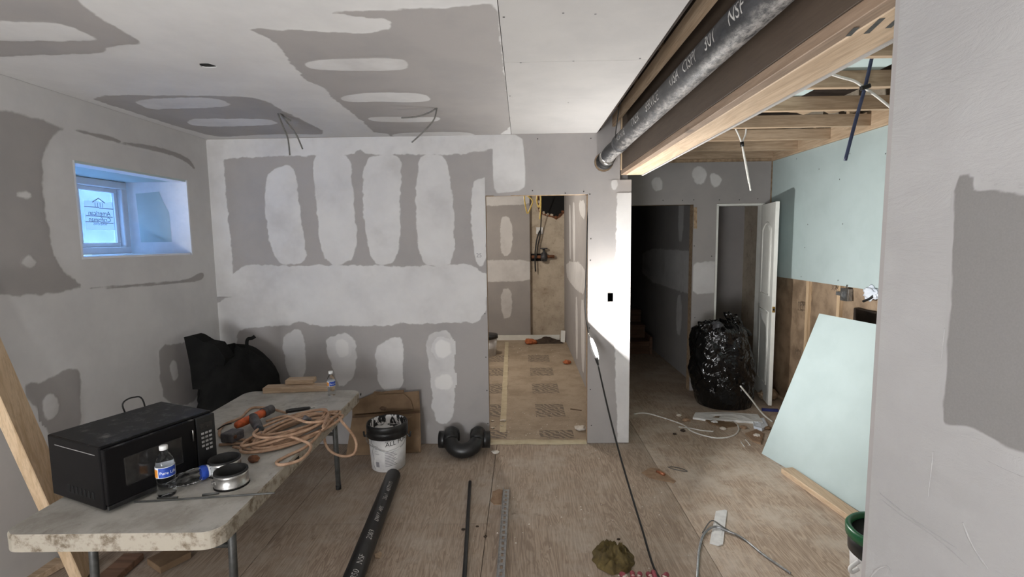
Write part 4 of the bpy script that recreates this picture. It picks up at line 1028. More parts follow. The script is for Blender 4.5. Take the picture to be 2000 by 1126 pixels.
tp = root('drain_trap', 'black plastic U-shaped running trap fitting beside the doorway', 'pipe fitting', (-.46, 3.70, 0))
R_ = .056
pts = [(-.66, 3.74, .115), (-.59, 3.74, .100), (-.555, 3.73, .12)]
cpx = -.467
U = []
for k in range(17):
    a = math.pi*k/16; U.append((cpx-.105*math.cos(a), 3.76-.06-.085*math.sin(a), .125-.063*math.sin(a)))
V, F = tube_geo(smooth_path([(cpx-.105, 3.78, .14)]+U+[(cpx+.105, 3.78, .14)], 3), R_, 28); mk('trap_bend', V, F, 'black_plastic', tp, True)
for s, nm in ((-1, 'hub'), (1, 'hub')):
    V, F = tube_geo([(cpx+s*.10, 3.74, .100), (cpx+s*.135, 3.74, .100), (cpx+s*.137, 3.74, .100), (cpx+s*.20, 3.74, .100)], [R_*.95, R_, R_*1.16, R_*1.16], 28); mk('hub', V, F, 'black_plastic', tp, True)
    lathe('cleanout_cap', [(0, .05), (.03, .046), (.055, .03), (.060, .0), (.060, -.05)], (cpx+s*.10, 3.765, .135), 'black_plastic', tp, 28)

# ---- pipes and channel on the floor
fa, fb_ = atz(768, 928, .05), atz(691, 1126, .05)
fdv = (fb_-fa).normalized()
fpipe = root('floor_pipe', 'thick black pipe with white stencilled letters lying on the floor', 'pipe', (fa.x+fdv.x*.8, fa.y+fdv.y*.8, 0))
V, F = [], []
Rf = .0495
aa, ab = fa+Vector((0, 0, 0)), fa+fdv*1.9
side = Vector((fdv.y, -fdv.x, 0))
for q_ in (aa, ab):
    for r_ in (Rf, Rf*.90):
        for k in range(40):
            a = 2*math.pi*k/40; V.append((q_+side*math.cos(a)*r_+Vector((0, 0, 1))*math.sin(a)*r_)[:])
for k in range(40):
    k2 = (k+1) % 40
    F += [[k, k2, 80+k2, 80+k], [40+k2, 40+k, 120+k, 120+k2], [k2, k, 40+k, 40+k2], [80+k, 80+k2, 120+k2, 120+k]]
mk('pipe_barrel', V, F, 'black_pipe', fpipe, True)
def on_fpipe(s0, a0):
    def f(a, b):
        th = a0+b/(Rf+.0006); q_ = aa+fdv*(s0-a); r_ = Rf+.0006; return q_+side*(-math.cos(th))*r_+Vector((0, 0, 1))*math.sin(th)*r_
    return f
for body, s, sz in (('ASTM D', .30, .036), ('2661', .40, .036), ('ABS', .53, .034), ('DWV', .63, .034), ('2003', .80, .042), ('NSF', 1.0, .042), ('0350', 1.13, .044)):
    lettering('stencil', body, sz, on_fpipe(s, math.radians(52)), 'stencil_white', fpipe, .006)
ra, rb = atz(918, 940, .011), atz(907, 1126, .011); rd = (rb-ra).normalized()
V, F = tube_geo([ra, ra+rd*.002, ra+rd*1.6], [.009, .0108, .0108], 14); tag(mk('thin_black_rod', V, F, 'black_pipe', None, True), 'thin straight black rod lying on the floor between pipe and metal channel', 'rod')
sa, sb = atz(989, 956, 0), atz(978, 1126, 0); sd_ = (sb-sa).normalized(); ss = Vector((sd_.y, -sd_.x, 0))
sc = root('strut_channel', 'slotted galvanised steel strut channel lying on the plywood floor', 'metal channel', sa+sd_*.7)
SL = 1.5
box('channel_wall', sa+sd_*SL/2+ss*.0195+Vector((0, 0, .011)), (SL, .002, .021), 'galvanised', sc, frame_rot(sd_))
box('channel_wall', sa+sd_*SL/2-ss*.0195+Vector((0, 0, .011)), (SL, .002, .021), 'galvanised', sc, frame_rot(sd_))
to3 = lambda u, v, o: (sa+sd_*u+ss*v+Vector((0, 0, .003+o)))[:]
panel('channel_base', rect(0, -.0195, SL, .0195), to3, .002, 'galvanised', sc, [rect(.02+.05*k, -.007, .048+.05*k, .007) for k in range(29)])

# ================================================================== WORK LAMP AND ADDED BULB
# hanging work lamp with its cord
lp = aty(1161, 679, 3.665)
la = Vector((.10, -.80, -.53)).normalized(); ln = Vector((.66, -.55, .51)); ln = (ln-la*ln.dot(la)).normalized(); lb2 = la.cross(ln)
wlamp = root('work_lamp', 'lit handheld work lamp hanging by its cord beside the doorway', 'lamp', lp)
def LP(a, b, c): return lp+la*a+lb2*b+ln*c
def lamp_shell(name, half, mat, c0, c1, a0, a1):
    V, F = [], []; nu, nv = 16, 12
    for i in range(nu+1):
        t = i/nu; a = a0+(a1-a0)*t; w_ = .029*max(.05, math.sin(math.pi*(.06+.88*t)))**.45
        for j in range(nv+1):
            th = math.pi*j/nv; V.append(LP(a, w_*math.cos(th)*half, c0+(c1-c0)*math.sin(th)*w_/.029)[:])
    for i in range(nu):
        for j in range(nv): q = i*(nv+1)+j; F.append([q, q+1, q+nv+2, q+nv+1])
    return mk(name, V, F, mat, wlamp, True)
lamp_shell('housing', 1, 'lamp_body', 0, -.03, -.11, .11)
lamp_shell('lens', .92, 'lamp_lens', 0, .008, -.10, .10)
V, F = tube_geo(smooth_path([LP(-.11, 0, -.01), LP(-.135, 0, -.01), LP(-.15, .012, -.01), LP(-.165, 0, -.01)], 4), .004, 6); mk('hook', V, F, 'steel', wlamp, True)
V, F = tube_geo([LP(.10, 0, -.01), LP(.13, 0, -.012), LP(.165, 0, -.013)], [.014, .010, .006], 10); mk('cord_grip', V, F, 'rubber', wlamp, True)
ll = bpy.data.lights.new('work_lamp_light', 'AREA'); ll.shape = 'ELLIPSE'; ll.size = .05; ll.size_y = .19; ll.energy = 56; ll.color = (1, .985, .96)
lo_ = bpy.data.objects.new('work_lamp_light', ll); COL.objects.link(lo_)
mm = Matrix((lb2, la, -ln)).transposed().to_4x4()
if mm.determinant() < 0: mm = Matrix((-lb2, la, -ln)).transposed().to_4x4()
mm = mm if (mm.to_3x3() @ Vector((0, 0, -1))).dot(ln) > 0 else mm @ Matrix.Rotation(math.pi, 4, 'X')
mm.translation = LP(0, 0, .0125); lo_.matrix_world = mm
ce = atz(1278, 1112)
V, F = tube_geo(smooth_path([aty(1150, 386, YB+.05), aty(1147, 440, YB-.006), aty(1145, 520, YB-.008), aty(1143, 600, YB-.012), LP(-.20, 0, -.01), LP(-.165, 0, -.01)], 6), .0045, 8)
mk('cord', V, F, 'black_cable', wlamp, True)
s0 = LP(.16, 0, -.013); e0_ = ce+Vector((0, 0, .006))
pts = [s0.lerp(e0_, k/6)-Vector((0, 0, .09*math.sin(math.pi*k/6)*(1-k/12))) for k in range(7)]+[e0_+Vector((.03, -.15, 0)), e0_+Vector((.08, -.4, 0)), e0_+Vector((.08, -.8, 0))]
for q_ in pts: q_.z = max(q_.z, .006)
tube('cord', pts, .006, 'black_cable', wlamp, 8, 5)

# added bulb lighting the utility room, out of sight left of the doorway
ub = root('added_bulb', 'bare bulb on the utility room ceiling', 'lamp', (-.75, 6.1, CZ-.16))
lathe('lampholder', [(0, .16), (.05, .16), (.05, .13), (.022, .12), (.022, .09), (0, .09)], (-.75, 6.1, CZ-.1605), 'white_plastic', ub, 20)
lathe('bulb', [(0, .0), (.02, .004), (.03, .03), (.026, .05), (.014, .09)], (-.75, 6.1, CZ-.16), 'lamp_lens', ub, 20)
pl = bpy.data.lights.new('added_bulb_light', 'POINT'); pl.energy = 72; pl.color = (1, .93, .84); pl.shadow_soft_size = .04
po = bpy.data.objects.new('added_bulb_light', pl); COL.objects.link(po); po.location = (-.75, 6.1, CZ-.22)

# ================================================================== THINGS ON THE TABLE
def TP(px, py, z=0): p = atz(px, py, TZ+z); return p
def bottle(name, label, base, hgt, mode):
    b = root(name, label, 'bottle', base)
    k = hgt/.205
    pr = [(0, .002), (.026, .0), (.031, .006), (.0325, .02), (.030, .03), (.0325, .04), (.0305, .05), (.0325, .06), (.031, .07), (.033, .08), (.033, .128), (.030, .145), (.022, .165), (.0135, .178), (.0125, .19), (.0135, .192)]
    lathe('bottle_body', [(r*k, z*k) for r, z in pr], base, 'clear_plastic', b, 28)
    lathe('cap', [(0, .205), (.0145, .205), (.0155, .203), (.0155, .189), (.0145, .188)], Vector(base)+Vector((0, 0, (k-1)*.19)), 'white_plastic', b, 24)
    lathe('label', [(.0337*k, .084*k), (.0337*k, .126*k)], base, 'label_white', b, 28)
    A = math.radians(-95)
    lathe('label_band', [(.0341*k, .086*k), (.0341*k, .124*k)], base, 'label_blue', b, 16, a0=A, a1=A+2.0)
    lathe('label_band', [(.0341*k, .086*k), (.0341*k, .118*k)], base, 'label_orange', b, 10, a0=A-1.15, a1=A-.1)
    f = lambda a, c: (base[0]+.0345*k*math.cos(A+.12+a/.0345/k), base[1]+.0345*k*math.sin(A+.12+a/.0345/k), base[2]+.098*k+c)
    lettering('label_print', 'Pure Life', .017*k, f, 'label_white', b, .005)
    return b
b1_ = TP(327, 966); bottle('water_bottle', 'clear water bottle with blue and orange label standing by the microwave', b1_, .215, 0)
b2_ = TP(648, 771); bottle('water_bottle', 'small clear water bottle standing at the far end of the table', b2_, .165, 0)
# crushed bottle on its side
cbp = TP(374, 946)
cbt = root('crushed_bottle', 'crumpled clear plastic bottle lying on its side beside the steel couplings', 'bottle', cbp)
bm = bmesh.new(); bmesh.ops.create_icosphere(bm, subdivisions=4, radius=1); cr_ = Matrix.Rotation(math.radians(50), 3, 'Z')
for v in bm.verts:
    p = v.co.copy(); kk = 1+.25*noise.noise(p*3)+.12*noise.noise(p*8); v.co = cr_ @ Vector((p.x*.085*kk, p.y*.032*kk, p.z*.03*kk)); v.co += cbp+Vector((0, 0, .036))
V, F = bm_arrays(bm); mk('bottle_body', V, F, 'clear_plastic', cbt, True)
V, F = tube_geo([cbp+cr_ @ Vector((a, 0, 0))+Vector((0, 0, .038)) for a in (.035, .05, .062)], [.031, .032, .028], 20, False); mk('label', V, F, 'label_blue', cbt, True)
V, F = tube_geo([cbp+cr_ @ Vector((a, 0, 0))+Vector((0, 0, .038)) for a in (.062, .07)], [.0285, .026], 20, False); mk('label_band', V, F, 'label_white', cbt, True)
# steel couplings with rubber inside
for px, py, lab in ((453, 945, 'steel band coupling with black rubber sleeve standing in front of the other one'), (440, 921, 'steel band coupling half hidden behind the nearer coupling')):
    c = TP(px, py); r = root('pipe_coupling', lab, 'pipe coupling', c, 'steel pipe couplings on the table')
    R_ = .066
    lathe('steel_band', [(R_, .004), (R_+.002, .004), (R_+.003, .012), (R_+.001, .014), (R_+.001, .05), (R_+.002, .06), (R_, .06)], c, 'steel', r, 40)
    lathe('rubber_sleeve', [(R_+.0015, .060), (R_+.001, .067), (R_-.006, .067), (R_-.008, .03), (R_-.008, .002), (R_+.004, .0), (R_+.004, .005)], c, 'rubber', r, 40)
    box('clamp_screw', c+Vector((-R_*.75, -R_*.75, .03)), (.02, .012, .014), 'steel', r, Matrix.Rotation(-.78, 3, 'Z'), .002)
c = TP(496, 902); tag(crumple('rusty_plug', c+Vector((0, 0, .017)), .026, .02, .017, 'rust', None, 2, .15), 'small rusty brown plug lying beside the hose coil', 'plug')
# rods
for i, (a, b, r_, m_, lab) in enumerate((((262, 980), (537, 962), .004, 'leg_grey', 'long thin grey metal rod lying across the table edge'), ((395, 966), (428, 962), .005, 'leg_grey', 'short grey metal pin on the table below the coupling'), ((307, 972), (348, 970), .004, 'leg_grey', 'short thin rod lying under the standing water bottle'))):
    p, q = TP(*a, r_), TP(*b, r_)
    V, F = tube_geo([p, p.lerp(q, .98), q], [r_, r_, r_*.6], 8); tag(mk('metal_rod', V, F, m_, None, True), lab, 'rod')
# boards at the far end
p, q = TP(511, 769), TP(640, 764)
tag(bar('wood_board', p+Vector((0, .05, .02)), q+Vector((.02, .05, .02)), .09, .038, 'lumber_x', None, (0, 0, 1), .002), 'short pale wooden board lying across the far end of the table', 'board')
p, q = atz(555, 752, TZ+.04), atz(610, 750, TZ+.04)
tag(bar('wood_block', p+Vector((0, .045, .0175)), q+Vector((0, .045, .0175)), .085, .034, 'lumber_x', None, (0, 0, 1), .004), 'small weathered wood block resting on top of the board', 'block')
# hose coil
hs_ = root('air_hose', 'long tan rubber air hose coiled on the table and hanging over its edge', 'hose', TP(575, 850))
hp_ = []
cx_, cy_ = TP(575, 848).x, TP(575, 848).y
ud = Vector((.42, .9, 0)).normalized(); vd = Vector((-ud.y, ud.x, 0))
rnd = random.Random(5)
for lo_i in range(9):
    sa_, sb_ = .235+rnd.uniform(-.05, .055), .105+rnd.uniform(-.03, .03); ox, oy = rnd.uniform(-.04, .04), rnd.uniform(-.025, .025)
    for k in range(12):
        a = 2*math.pi*k/12; hp_.append(Vector((cx_, cy_, TZ+.010+.0068*lo_i*.9+.006*math.sin(a*2+lo_i)))+ud*(sa_*math.cos(a)+ox)+vd*(sb_*math.sin(a)+oy))
last = hp_[-1]
hp_ += [TP(630, 838, .06), TP(655, 812, .03), TP(672, 828, .012), aty(690, 850, TP(680, 830).y+.03)+Vector((0, 0, 0))]
for px, py in ((696, 868), (690, 886), (668, 890), (645, 880), (634, 860), (636, 835)):
    hp_.append(aty(px, py, TP(672, 828).y-.0))
hp_ += [TP(640, 822, .05), TP(600, 824, .075), TP(560, 812, .06), TP(520, 822, .03)]
V, F = tube_geo(smooth_path(hp_, 5), .0075, 8); mk('hose', V, F, 'hose_tan', hs_, True)
hp2 = [TP(428, 868, .01), TP(470, 866, .01), TP(530, 872, .012), TP(575, 862, .014), TP(625, 842, .03), TP(600, 870, .012), TP(560, 890, .008), TP(540, 902, .008), TP(552, 907, .008), TP(590, 895, .008), TP(606, 868, .02), TP(560, 850, .05)]
V, F = tube_geo(smooth_path(hp2, 7), .0075, 8); mk('hose', V, F, 'hose_tan', hs_, True)
hp3 = [TP(455, 872, .014), TP(500, 878, .012), TP(533, 872, .02), TP(500, 860, .03), TP(462, 858, .012), TP(430, 850, .01), TP(436, 830, .008), TP(470, 815, .008), TP(490, 797, .008), TP(520, 796, .012), TP(560, 806, .02)]
V, F = tube_geo(smooth_path(hp3, 7), .0075, 8); mk('hose', V, F, 'hose_tan', hs_, True)
a, b = TP(558, 803, .045), TP(605, 796, .045)
V, F = tube_geo([a, a.lerp(b, .2), a.lerp(b, .75), b], [.010, .013, .012, .009], 12); cpl = mk('hose_coupler', V, F, 'black_plastic', hs_, True)
V, F = tube_geo([b, b+(b-a).normalized()*.03], [.006, .005], 10); mk('coupler_tip', V, F, 'steel', cpl, True)
a, b = TP(592, 815, .085), TP(606, 822, .06)
V, F = tube_geo([a, b], .017, 12); mk('hose_coupler', V, F, 'drill_grey', hs_, True)
# drill
dc = TP(490, 838, .05)
dr_ = root('cordless_drill', 'orange and grey cordless drill lying on the tan hose', 'drill', Vector((dc.x, dc.y, TZ+.02)))
da = (TP(516, 802, .06)-TP(470, 822, .06)).normalized()
p0, p1 = TP(462, 830, .055), TP(520, 803, .055)
V, F = tube_geo([p0, p0.lerp(p1, .1), p0.lerp(p1, .75), p1], [.018, .022, .024, .022], 16); mk('handle', V, F, 'drill_orange', dr_, True)
V, F = tube_geo([p0.lerp(p1, .88), p1+(p1-p0).normalized()*.045], [.029, .026], 18); mk('motor_cap', V, F, 'drill_grey', dr_, True)
q0, q1 = TP(494, 815, .06), TP(506, 836, .05)
V, F = tube_geo([q0, q0.lerp(q1, .6), q1], [.027, .026, .022], 18); mk('gear_housing', V, F, 'drill_grey', dr_, True)
qd = (q1-q0).normalized()
V, F = tube_geo([q1, q1+qd*.012, q1+qd*.035, q1+qd*.05], [.020, .023, .021, .012], 18); mk('chuck', V, F, 'black_plastic', dr_, True)
V, F = tube_geo([q1+qd*.04, q1+qd*.075], .003, 8); mk('bit', V, F, 'steel', dr_, True)
box('trigger', p0.lerp(p1, .55)+Vector((.012, -.024, 0)), (.022, .016, .016), 'slot_black', dr_, frame_rot(da), .003)
bc = TP(454, 850, .045)
bt = box('battery', bc, (.085, .075, .05), 'drill_grey', dr_, frame_rot((p1-p0), (0, .2, 1)), .008, 2)
box('battery_latch', bc+Vector((.03, -.03, .005)), (.018, .012, .016), 'rust', bt, frame_rot(da), .002)
tube('belt_hook', [TP(452, 826, .07), TP(438, 830, .06), TP(425, 838, .04)], .004, 'black_plastic', dr_, 6)

# ================================================================== LEFT EDGE LUMBER
lw0, lw1 = atz(150, 1122)+Vector((.05, 0, 0)), atx(-20, 700, -2.335)
ld = (lw1-lw0).normalized()
tag(bar('leaning_stud', lw0+ld*.01, lw1+ld*.35, .13, .05, 'lumber_z', None, (1, .25, 0), .003), 'wide pale wooden stud leaning on the left wall behind the table', 'lumber')
for a, b, wd, m_, lab in (((-60, 1140), (95, 1078), .12, 'stair_wood', 'reddish plank on the floor under the near table end'), ((20, 1150), (118, 1095), .09, 'lumber_x', 'pale plank on the floor beside the reddish plank'), ((205, 1135), (262, 1085), .10, 'stair_wood', 'weathered board scrap lying under the table behind the left leg'), ((300, 1105), (360, 1075), .14, 'cardboard', 'brown board scrap lying under the table toward the right leg')):
    p, q = atz(*a, .02), atz(*b, .02)
    tag(bar('floor_plank', p, q, wd, .035, m_, None, (0, 0, 1), .002), lab, 'plank')

# ================================================================== CEILING AND HALL WIRES
def wires(name, label, hub, strands, r, mat, cat='wire'):
    o = root(name, label, cat, hub)
    for s in strands: tube('strand', s, r, mat, o, 7)
    return o
h1 = atz(540, 221, CZ); y1_ = h1.y
wires('ceiling_wire', 'two grey cable ends hanging from the ceiling near the window', h1, [[h1+Vector((0, 0, .02)), aty(552, 245, y1_), aty(562, 270, y1_), aty(566, 303, y1_)], [h1+Vector((.005, 0, .02)), aty(560, 238, y1_), aty(578, 262, y1_), aty(591, 291, y1_)], [h1+Vector((.01, 0, .01)), aty(556, 228, y1_+.02), aty(568, 236, y1_+.03)]], .0048, 'grey_cable')
h2 = atz(854, 210, CZ); y2_ = h2.y
wires('ceiling_wire', 'grey cable end curling from the ceiling above the doorway side', h2, [[h2+Vector((0, 0, .02)), aty(848, 232, y2_), aty(828, 256, y2_), aty(804, 278, y2_)], [h2, aty(838, 220, y2_+.02), aty(812, 228, y2_+.03), aty(784, 230, y2_+.04)]], .0046, 'grey_cable')
yw = 4.05
o = wires('hall_wire', 'two white cable ends tied together hanging from the hall joists', aty(1450, 282, yw), [[aty(1434, 246, yw), aty(1442, 262, yw), aty(1449, 282, yw), aty(1458, 325, yw), aty(1466, 372, yw)], [aty(1458, 246, yw), aty(1456, 262, yw), aty(1450, 282, yw), aty(1456, 320, yw), aty(1463, 358, yw)]], .0065, 'white_cable')
V, F = tube_geo([aty(1449, 277, yw), aty(1450, 286, yw)], .014, 10); mk('cable_tie', V, F, 'black_cable', o, True)
y3 = 2.62
o = tube('blue_tube', [aty(1710, 86, y3), aty(1703, 112, y3), aty(1690, 168, y3), aty(1670, 240, y3), aty(1651, 313, y3)], .0085, 'blue_strip', None, 8); tag(o, 'thin dark blue tube dangling from the hall joists', 'tube')
o = wires('white_hall_cable', 'white twisted cable slung across the joists past the blue tube', aty(1688, 172, y3-.02), [[aty(1604, 138, y3-.02), aty(1640, 150, y3-.02), aty(1668, 158, y3-.02), aty(1688, 171, y3-.02), aty(1715, 190, y3-.02), aty(1752, 220, y3-.02)]], .0065, 'white_cable')
box('cable_tie', aty(1690, 170, y3-.035), (.05, .02, .022), 'black_cable', o, Matrix.Rotation(-.3, 3, 'Y'), .004)
cable('white_joist_cable', [(1.2, 2.9, CZ+.13), (1.6, 2.95, CZ+.115), (2.1, 2.6, CZ+.12), (2.5, 2.4, CZ+.13)], .006, 'white_cable', 'white cable running above the hall joists near the mint scraps')
# electrical box on the stud
e = atx(1648, 575, xf-.03)
eb = root('electrical_box', 'shiny metal electrical box fixed to a bare stud above the leaning sheet', 'electrical box', e-Vector((0, 0, .05)))
V, F = panel_geo(rect(e.y-.045, e.z-.05, e.y+.045, e.z+.05), [circ(e.y, e.z, .03, 16)], lambda u, v, o_: (xf-.03-o_, u, v), .004); mk('box_face', V, F, 'steel', eb)
boxb('box_body', (xf-.026, e.y-.045, e.z-.05), (xf+.012, e.y+.045, e.z+.05), 'galvanised', eb, .003)
for zz in (.03,): boxb('conduit', (xf-.02, e.y-.02, e.z+.051), (xf-.008, e.y-.008, e.z+.051+zz), 'steel', eb)
box('bracket', (xf-.012, e.y+.085, e.z), (.02, .06, .03), 'galvanised', eb, None, .002)
p = atx(1702, 572, xf-.02)
tag(crumple('plastic_film', p, .015, .09, .05, 'plastic_sheet', None, 5, .5), 'crinkled clear plastic film in the last stud bay', 'plastic film')
cable('dark_bay_cable', [atx(1686, 588, xf-.03), atx(1700, 582, xf-.03), atx(1712, 570, xf-.02)], .009, 'black_cable', 'short dark cable stub in the last stud bay beside the film')

# ================================================================== UTILITY ROOM THINGS
v0 = aty(1060, 501, YU+.04)
vr = root('shutoff_valve', 'rusty shutoff valve on a pipe in a niche of the concrete wall', 'valve', v0-Vector((0, 0, .07)))
boxb('niche', (v0.x-.19, YU+.078, v0.z-.07), (v0.x+.03, YU+.0885, v0.z+.05), 'slot_black', vr)
V, F = tube_geo([v0+Vector((-.18, 0, 0)), v0+Vector((.19, 0, 0))], .028, 14); mk('pipe', V, F, 'rust', vr, True)
lathe('valve_body', [(0, -.08), (.05, -.07), (.06, 0), (.045, .06), (.02, .075), (.02, .13), (0, .13)], v0+Vector((.02, -.01, 0)), 'black_iron', vr, 20)
V, F = tube_geo([v0+Vector((.02+.05*math.cos(a), -.01+.05*math.sin(a), .135)) for a in np.linspace(0, 2*math.pi, 17)], .010, 6); mk('hand_wheel', V, F, 'black_iron', vr, True)
ob = aty(1054, 450, YU+.05)
oc = root('wall_outlet', 'white outlet on the concrete wall with a black cord plugged in', 'outlet', ob)
box('outlet_plate', ob+Vector((0, .03, 0)), (.11, .02, .11), 'white_plastic', oc, None, .004)
box('plug', ob+Vector((-.02, .0, -.01)), (.05, .05, .05), 'white_plastic', oc, None, .006)
tube('cord', [ob+Vector((0, -.03, 0)), aty(1048, 470, YU), aty(1045, 500, YU), aty(1046, 530, YU)], .012, 'black_cable', oc, 8)
cable('hanging_cord', [aty(1056, 384, YU-.3), aty(1057, 420, YU-.1), aty(1055, 455, YU), aty(1050, 480, YU), aty(1047, 505, YU)], .009, 'black_cable', 'black cord hanging from the utility ceiling in front of the concrete')
o = root('yellow_cables', 'loops of yellow electrical cable hanging at the top of the doorway', 'cable', aty(1030, 400, 4.8))
for P_ in ([(1022, 300), (1024, 380), (1025, 395), (1030, 416), (1036, 405), (1040, 392), (1030, 382)], [(1050, 300), (1049, 378), (1048, 392), (1052, 404), (1056, 392), (1055, 376)], [(1055, 376), (1056, 400), (1054, 428)]):
    tube('cable_loop', [aty(px, py, 4.8) for px, py in P_], .007, 'yellow_cable', o, 7)
ubk = atz(956, 684); ub_b = Vector((-.57, ubk.y, .009))
ub_b = aty(952, 678, 7.0); ub_b.z = .009
u_b = root('utility_bucket', 'small white bucket with dark lid just inside the doorway', 'bucket', ub_b)
lathe('bucket_body', [(0, .0), (.125, 0), (.14, .25), (0, .25)], ub_b, 'bucket_white', u_b, 28); lathe('lid', [(0, .30), (.15, .30), (.155, .25), (.14, .245)], ub_b, 'bucket_black', u_b, 28)
def chunk(name, px, py, r, mat, label, cat, z=0.0, sz=.6, sd=1):
    p = atz(px, py, z); return tag(crumple(name, p+Vector((0, 0, r*sz*.8)), r, r*.8, r*sz, mat, None, sd, .35), label, cat)
chunk('brick_chunk', 1108, 710, .05, 'brick_orange', 'orange broken brick chunk near the right utility wall', 'brick chunk', .008, .6, 3)
chunk('brick_chunk', 1036, 671, .09, 'brick_orange', 'orange brick piece lying against the utility baseboard', 'brick chunk', .008, .5, 4)
V, F = [], []
for i in range(26):
    for j in range(10):
        x = .13+.51*i/25; y = YU-.34+.29*j/9
        e_ = math.sin(math.pi*i/25)*math.sin(math.pi*min(1, j/9*.9+.05)); V.append((x, y, .008+.11*e_*(.6+.7*noise.noise((x*9, y*9, 1)))))
for i in range(25):
    for j in range(9): q = i*10+j; F.append([q, q+10, q+11, q+1])
tag(mk('dirt_heap', V, F, 'soil', None, True), 'heap of dark dirt and rubble along the utility baseboard', 'dirt', kind='stuff')
tag(bar('baseboard_offcut', aty(1099, 668, YU-.25), aty(1100, 645, YU-.2), .012, .07, 'painted_door', None, (1, 0, 0), .001), 'short white baseboard offcut standing at the corner of the utility room', 'baseboard offcut')
for i, (px, py, r, lab) in enumerate(((983, 822, .026, 'largest drywall chip on the tape inside the doorway'), (1134, 838, .05, 'flat white drywall flake at the right jamb of the doorway'), (962, 822, .014, 'small drywall chip at the left edge inside the doorway'), (980, 831, .012, 'small white chip just below the largest chip'), (962, 836, .016, 'white chip lowest at the left jamb'), (1060, 866, .012, 'single white crumb on the plywood at the middle of the threshold'), (968, 884, .030, 'torn pale chip on the plywood beside the black trap'))):
    chunk('drywall_chip', px, py, r, 'chip_white', lab, 'drywall chip', .009 if i < 5 else 0, .35, 10+i)
tag(bar('thin_offcut', atz(1114, 798, .011), atz(1136, 801, .011), .012, .006, 'cardboard_dark', None, (0, 0, 1), .001), 'thin dark wood sliver on the utility floor', 'sliver')
# crumbs
V, F = [], []
rn = random.Random(3)
for k in range(260):
    reg = rn.random()
    if reg < .3: x, y, z = rn.uniform(-.27, .5), rn.uniform(3.95, 4.6), .008
    elif reg < .45: x, y, z = rn.uniform(-.4, .6), rn.uniform(6.8, 7.7), .008
    elif reg < .75: x, y, z = rn.uniform(-.3, .9), rn.uniform(2.2, 3.85), 0
    else: x, y, z = rn.uniform(1.1, 2.3), rn.uniform(3.8, 4.6), 0
    s = rn.choice((.002, .003, .004, .006)); n0 = len(V)
    V += [(x-s, y-s*.6, z), (x+s, y-s*.7, z), (x+s*.4, y+s, z), (x+s*.1, y, z+s*.9)]
    F += [[n0, n0+1, n0+3], [n0+1, n0+2, n0+3], [n0+2, n0, n0+3]]
tag(mk('floor_crumbs', V, F, 'chip_white'), 'scattered tiny crumbs of plaster over the floors', 'crumbs', kind='stuff')

# ================================================================== FLOOR THINGS
def sheet(name, pts, mat, label, cat, z=0.0, amp=.004, sd=1, th=.0015):
    P_ = [atz(px, py) for px, py in pts]; n = len(P_); c = sum(P_, Vector())/n
    V, F = [], []; rings = 4
    for i in range(1, rings+1):
        for p in P_:
            q = c.lerp(p, i/rings); V.append((q.x, q.y, z+th+amp*(1+noise.noise((q.x*20, q.y*20, sd)))*.8))
    V.append((c.x, c.y, z+th+amp)); ci = len(V)-1
    for k in range(n): F.append([ci, k, (k+1) % n])
    for i in range(rings-1):
        for k in range(n): a, b = i*n+k, i*n+(k+1) % n; F.append([a, a+n, b+n, b])
    V += [(p.x, p.y, z+.0002) for p in P_]; b0_ = ci+1
    for k in range(n): F.append([(rings-1)*n+k, b0_+k, b0_+(k+1) % n, (rings-1)*n+(k+1) % n])
    return tag(mk(name, V, F, mat), label, cat)
sheet('brown_paper_scrap', [(962, 960), (975, 955), (982, 958), (979, 985), (966, 986), (958, 978), (961, 970)], 'paper_brown', 'torn brown paper scrap tucked beside the metal channel', 'paper scrap')
sheet('wood_chip', [(731, 1083), (744, 1078), (746, 1082), (742, 1090), (733, 1090)], 'lumber_x', 'small pale wood chip beside the thick black floor pipe', 'wood chip', amp=.006)
sheet('paper_scrap', [(1253, 923), (1270, 914), (1288, 916), (1300, 925), (1320, 940), (1316, 943), (1290, 938), (1268, 933)], 'paper_brown', 'ragged tan paper scrap on the hall floor seam', 'paper scrap', amp=.006)
p, q = atz(1283, 920, .012), atz(1298, 926, .012); V, F = tube_geo([p, q], .011, 12); tag(mk('copper_stub', V, F, 'copper', None, True), 'short copper pipe stub lying on the tan paper scrap', 'pipe stub')
cable('grey_wire_offcut', [atz(1304, 911, .003), atz(1318, 916, .004), atz(1342, 920, .003), atz(1330, 914, .003), atz(1308, 910, .003)], .003, 'grey_cable', 'thin bent wire offcut near the copper stub', 'wire')
sheet('drywall_strip', [(1398, 999), (1416, 996), (1420, 998), (1412, 1063), (1403, 1066), (1386, 1061)], 'paper_white', 'white drywall strip lying on the floor under the metal tape', 'drywall strip', amp=.006)
cable('electrical_cable', [atz(1361, 1135, .005), atz(1363, 1100, .005), atz(1366, 1070, .006), atz(1375, 1042, .008), atz(1395, 1028, .016), atz(1420, 1036, .012), atz(1450, 1050, .006), atz(1490, 1082, .006), atz(1528, 1108, .006), atz(1544, 1119, .005)], .0065, 'galvanised', 'grey armoured cable bent across the white drywall strip', 'cable')
cable('thin_grey_wire', [atz(1372, 1040, .006), atz(1390, 1016, .012), atz(1415, 1030, .013), atz(1460, 1058, .006), atz(1500, 1088, .005)], .0035, 'grey_cable', 'thin dark wire alongside the armoured cable', 'wire')
